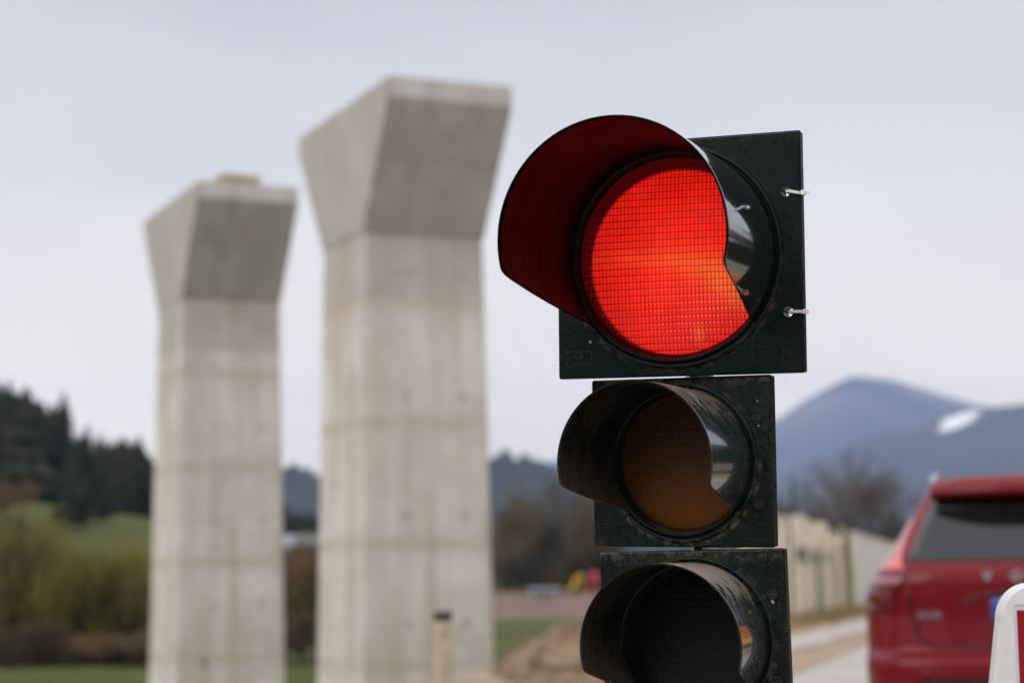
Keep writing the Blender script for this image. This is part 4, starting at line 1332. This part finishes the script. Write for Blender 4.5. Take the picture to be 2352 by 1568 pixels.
UP = Matrix(((1, 0, 0, 0), (0, 0, -1, 0), (0, 1, 0, 0), (0, 0, 0, 1)))    # text (xy) -> plate (xz), facing -y... 
def txt_on(pl, body, size, x, z, mat_, ext=.0005, space=1.0, bold=0):
    M_ = Matrix.Translation((x, -.0004, z)) @ Matrix.Rotation(R(90), 4, 'X')
    return text_mesh('embossed_text', body, size, [mat_], pl, M_, extrude=ext, space=space, bold=bold)

s1 = section((.238, 2.8764, 1.5783), (.3852, .0519, .0244), .1868, .1742, .0048, -.001, .1639, .2732, .1625, .1475,
             (M_p1, M_vis1, M_in1, M_red, M_redrim), 'large top section with the lit red lens', holes=((.169, .0855), (.1698, -.0876)))
s2 = section((.2471, 2.91, 1.2792), (.4557, .0561, .0248), .1406, .1238, -.003, .0004, .1165, .1787, .1155, .1005,
             (M_p2, M_vis2, M_in2, M_amber, M_amrim), 'middle section with the unlit amber lens', screws=((.115, .061), (.1147, -.0606)))
s3_ = section((.2588, 2.91, 1.0224), (.3987, .047, -.0027), .1404, .1295, -.0017, 0, .1206, .150, .1172, .1045,
             (M_p3, M_vis3, M_in2, M_green, M_grrim), 'lowest section with the unlit dark green lens', screws=((.1178, .0644), (.1198, -.059)))
M_dusttxt = simple('dust_filled_letter', (.17, .14, .10), .95, .2, 200)
# moulded marks: frame with the conformity mark, blank type plate and lettering over the lower rings
M_mark = plastic('dusty_raised_edge', .6, tint=(.010, .016, .016), rough=.45)
for pl, w, h in ((s1, .184, .174), (s2, .143, .1232), (s3_, .142, .1295)):
    big = w > .15
    bm = bmesh.new()
    fw, fh = (.040, .021)
    x0 = -w + .006 + (.009 if big else .003)
    z0 = -h + .012 + (.006 if big else 0)
    frame_line(bm, x0, x0 + fw, z0, z0 + fh, .004 if big else .003)
    bm_obj('moulded_frame', bm, [M_mark], pl)
    bm = bmesh.new()
    frame_line(bm, w - .062 - (.006 if big else 0), w - .016 - (.006 if big else 0), z0, z0 + fh * .95, .003)
    bm_obj('moulded_frame', bm, [M_mark], pl)
    txt_on(pl, 'C\u20ac' if False else 'CE', .0115, x0 + fw / 2, z0 + fh * .66, M_mark)
    txt_on(pl, '328', .0038, x0 + fw / 2, z0 + fh * .34, M_mark)
    txt_on(pl, 'EN 12368 SIGNAL', .0030, x0 + fw / 2, z0 + fh * .17, M_mark)
    if not big:
        txt_on(pl, 'NOVE', .0085, .004, h - .0065, M_dusttxt, space=1.25)
# paint chips and clumps of dried mud on the plates
def speck(pl, x, z, r, m_, seed):
    g = random.Random(seed); bm = bmesh.new()
    c = bm.verts.new((x, -.0014, z)); k = 9
    ring = [bm.verts.new((x + math.cos(6.283 * i / k) * r * g.uniform(.6, 1.25), -.0001, z + math.sin(6.283 * i / k) * r * g.uniform(.6, 1.25))) for i in range(k)]
    for i in range(k): bm.faces.new((c, ring[(i + 1) % k], ring[i]))
    bm_obj('dried_mud', bm, [m_], pl)
M_mud = simple('dried_mud', (.42, .32, .20), .95, .2, 200)
speck(s1, -.131, -.121, .0024, M_mud, 1)
speck(s2, .117, .087, .0015, M_mud, 2)
speck(s2, .118, .0515, .002, M_mud, 3)
speck(s3_, .1185, .054, .003, M_mud, 4)

# cable ties through the two holes, wrapped over the right edge
def tie(hx, hz, dz, tail):
    bm = bmesh.new()
    xe = .0048 + .1868
    pts = [(hx + .001, .024, hz), (hx, .012, hz), (hx + .001, -.001, hz), (hx + .004, -.0035, hz), (hx + .012, -.0035, hz + dz * .5), (xe - .003, -.003, hz + dz), (xe + .002, .002, hz + dz), (xe + .002, .016, hz + dz), (xe - .002, .025, hz + dz * .8), (hx + .004, .026, hz)]
    for a, b in zip(pts[:-1], pts[1:]):
        a, b = Vector(a), Vector(b); d = b - a; L0 = d.length
        c = (a + b) / 2
        X_ = d.normalized(); Zx = Vector((0, 0, 1)); Y_ = Zx.cross(X_).normalized(); Z_ = X_.cross(Y_)
        rot = Matrix((X_, Y_, Z_)).transposed()
        add_box(bm, c, (L0 + .0012, .0012, .0042), rot=rot, bevel=.0003, seg=1)
    band = bm_obj('cable_tie', bm, [M_nylon], s1)
    band['label'] = 'white nylon cable tie looped through the flange'
    bm = bmesh.new()
    add_box(bm, (xe + .0035, -.0015, hz + dz), (.0068, .0058, .0068), bevel=.001, seg=2)
    add_box(bm, (xe + .0066 + tail / 2, -.0015, hz + dz - .0004), (tail, .0013, .0042), bevel=.0003, seg=1)
    bm_obj('cable_tie_head', bm, [M_nylon], s1)
tie(.169, .0855, -.0035, .0065)
tie(.1698, -.0876, -.0005, .0025)

# mast, bracket arms and battery base (below the frame) so the light stands on something
bm = bmesh.new(); tube(bm, [(0, .06, .10), (0, .06, 1.60)], .021, 20); bm_obj('mast', bm, [M_steel], tl)
for z in (.95, 1.13, 1.42):
    bm = bmesh.new(); add_box(bm, (-.01, -.005, z), (.03, .11, .025), bevel=.003); bm_obj('bracket', bm, [M_steel], tl)
# short spacer clamps that bridge the gaps between the sections
for z in (1.152, 1.402):
    bm = bmesh.new(); add_box(bm, (-.03, -.155, z), (.012, .012, .03), bevel=.002); bm_obj('spacer', bm, [M_stcap], tl)
M_case = simple('yellow_battery_case', (.55, .33, .02), .5, .15, 5)
bm = bmesh.new(); add_box(bm, (0, .06, .24), (.62, .42, .28), bevel=.03, seg=3); bm_obj('battery_case', bm, [M_case], tl)
bm = bmesh.new(); add_box(bm, (0, .06, .392), (.66, .46, .03), bevel=.01, seg=2); bm_obj('case_lid', bm, [M_case], tl)
for sx in (-1, 1):
    V, F = lathe([(.03, -.03), (.095, -.03), (.11, -.015), (.11, .015), (.095, .03), (.03, .03)], 32)
    V = [(b_ + sx * .36, a_ + .10, c_ + .11) for a_, b_, c_ in V]
    link_obj('wheel', mesh('wheel', V, F), [M_stcap], tl)

# ------------------------------------------------------------------ plastic barrier board at the right edge
def board():
    root = empty('barrier_board', (1.0655, 3.25, .004), 0, 'white framed barrier board with a red face, near the camera at the right edge', 'barrier')
    root.scale = (.93, 1, 1)
    q = NM('white_board_plastic', (.80, .80, .79), .38, spec=.4)
    v = q.co(); n1 = q.noise(v, 25, 4, .6); n2 = q.noise(v, 300, 3, .6)
    q.color(q.mix(q.math('MULTIPLY', q.rng(n1, .45, .75), .35), (.80, .80, .79), (.62, .61, .59)))
    q.bump(n2, .08, .0008)
    MW = q.m
    MR = NM('red_reflective_sheet', (.30, .002, .002), .3, spec=.5); MR = MR.m
    MWs = NM('white_reflective_sheet', (.75, .76, .78), .3).m
    # outline of the moulded frame (x,z): a trapezium with rounded shoulders, wider at the foot
    hw_t, hw_b, zt = .308, .365, 1.095
    def outline(inset, rr):
        P = []
        xt = hw_t - inset; zt_ = zt - inset * 1.15
        zb_ = .0 + inset * 2
        xb = hw_t + (hw_b - hw_t) * (zt_ - zb_) / zt_ - inset * 1.15 if inset else hw_b + .10
        for sgn in (1, -1):
            arc = []
            for k in range(9):
                a = R(90 * k / 8)
                arc.append((sgn * (xt - rr + rr * math.cos(a)), zt_ - rr + rr * math.sin(a)))
            P.append(arc)
        return [(xb, zb_)] + P[0] + P[1][::-1] + [(-xb, zb_)]
    O = outline(0, .06)
    zi0, zi1 = .25, 1.068
    def rectish(xh, z0_, z1_, rr):
        P = [(xh, z0_)] + [(xh - rr + rr * math.cos(R(90 * k / 8)), z1_ - rr + rr * math.sin(R(90 * k / 8))) for k in range(9)]
        P += [(-xh + rr - rr * math.sin(R(90 * k / 8)), z1_ - rr + rr * math.cos(R(90 * k / 8))) for k in range(9)] + [(-xh, z0_)]
        return P
    I = rectish(.284, .25, 1.060, .006)
    bm = bmesh.new()
    y0, y1 = -.018, .018
    def ringv(P, y): return [bm.verts.new((x, y, z)) for x, z in P]
    A0, A1, B0, B1 = ringv([(x * .985, z - .004) for x, z in O], y0), ringv(O, -.010), ringv(I, y0), ringv(I, y0 + .008)
    C1 = ringv(O, y1)
    n = len(O)
    for k in range(n):
        k2 = (k + 1) % n
        for P, Q in ((A0, A1), (A1, C1), (B0, A0), (B1, B0)):
            bm.faces.new((P[k], P[k2], Q[k2], Q[k]))
    bm.faces.new(C1)
    bmesh.ops.recalc_face_normals(bm, faces=bm.faces)
    fr = bm_obj('frame', bm, [MW], root)
    bm = bmesh.new(); add_box(bm, (0, -.0125, .652), (.574, .006, .822)); bm_obj('white_border', bm, [MWs], root)
    bm = bmesh.new(); add_box(bm, (0, -.0168, .649), (.556, .0018, .804)); bm_obj('red_face', bm, [MR], root)
    for s in (-1, 1):
        bm = bmesh.new(); add_box(bm, (s * .24, .16, .5), (.05, .03, 1.03), rot=Matrix.Rotation(R(16), 3, 'X'), bevel=.01)
        bm_obj('rear_leg', bm, [MW], root)
    return root
board()
def notice():
    root = empty('notice_sign', (2.30, 5.62, .05), R(-38), 'small orange and yellow roadworks notice on a post right of the frame', 'sign')
    bm = bmesh.new(); tube(bm, [(0, .03, 0), (0, .03, 1.4)], .022, 12); bm_obj('post', bm, [M_steel], root)
    bm = bmesh.new(); add_box(bm, (0, 0, 1.22), (.46, .012, .30), bevel=.004); bm_obj('orange_panel', bm, [simple('orange_sheet', (.80, .28, .03), .4, .05, 2)], root)
    bm = bmesh.new(); add_box(bm, (0, 0, 1.015), (.46, .012, .105), bevel=.004); bm_obj('yellow_panel', bm, [simple('yellow_sheet', (.80, .55, .03), .4, .05, 2)], root)
    ML_ = simple('red_line', (.5, .02, .05), .5, .05, 2)
    bm = bmesh.new(); tube(bm, [(-.21, -.009, 1.33), (-.08, -.009, 1.31), (.08, -.009, 1.33), (.21, -.009, 1.28)], .008, 6); bm_obj('route_line', bm, [ML_], root)
    bm = bmesh.new(); tube(bm, [(.16 * math.cos(t), -.009, 1.19 + .085 * math.sin(t)) for t in np.linspace(0, 6.28, 24)], .008, 6); bm_obj('loop_line', bm, [ML_], root)
    bm = bmesh.new(); tube(bm, [(-.07, -.012, 1.17), (.07, -.012, 1.22)], .008, 6); tube(bm, [(-.03, -.012, 1.20), (-.07, -.012, 1.17), (-.03, -.012, 1.145)], .008, 6)
    bm_obj('arrow', bm, [M_stcap], root)
notice()
# retaining wall and wood off to the right: they are what the glossy visors mirror
M_ret = simple('retaining_wall_concrete', (.34, .31, .25), .9, .15, .7)
x0, y0_ = 22, 36
root = empty('retaining_wall', (27, 25, .6), R(-50), 'long low concrete retaining wall off to the right of the road', 'wall')
bm = bmesh.new(); add_box(bm, (0, 0, .9), (34, .4, 1.8), bevel=.03); bm_obj('wall_face', bm, [M_ret], root)
bm = bmesh.new(); add_box(bm, (0, 0, 1.87), (34.2, .55, .13), bevel=.02); bm_obj('coping', bm, [M_ret], root)
g = random.Random(9)
V, F = [], []
for i in range(170):
    t = g.uniform(-1, 1); rr = g.uniform(44, 64)
    a = R(48) + t * R(24)
    x, y = rr * math.sin(a), rr * math.cos(a)
    hh = g.uniform(6, 11)
    v_, f_2 = conifer_geo(hh, hh * .22, g, 7, 6)
    b = len(V)
    V += [(p[0] + x, p[1] + y, p[2] + .8) for p in v_]; F += [tuple(k + b for k in f) for f in f_2]
for i in range(330):  # unseen spruces added behind the camera to darken the car's reflections
    a = R(g.uniform(84, 262)); rr = g.uniform(50, 72)
    x, y = rr * math.sin(a), rr * math.cos(a)
    hh = g.uniform(9, 15)
    v_, f_2 = conifer_geo(hh, hh * .24, g, 6, 6)
    b = len(V); z_ = float(terrain(x, y))
    V += [(p[0] + x, p[1] + y, p[2] + z_) for p in v_]; F += [tuple(k + b for k in f) for f in f_2]
tag(link_obj('off_frame_spruces', mesh('off_frame_spruces', V, F), [M_conifer]), 'spruce wood beyond the retaining wall, with unseen spruces added behind the camera', 'forest', kind='stuff')

# ------------------------------------------------------------------ haze
bm = bmesh.new(); add_box(bm, (0, 0, 670), (27200, 27200, 1352))
hz = NM('haze_air')
hz.t.nodes.remove(hz.b)
pv = hz.n('ShaderNodeVolumePrincipled')
pv.inputs['Color'].default_value = (.51, .65, 1.0, 1)
pv.inputs['Density'].default_value = .79e-4
pv.inputs['Anisotropy'].default_value = 0.1
hz.l(pv.outputs[0], hz.t.nodes['Material Output'].inputs['Volume'])
tag(bm_obj('haze', bm, [hz.m]), kind='stuff')
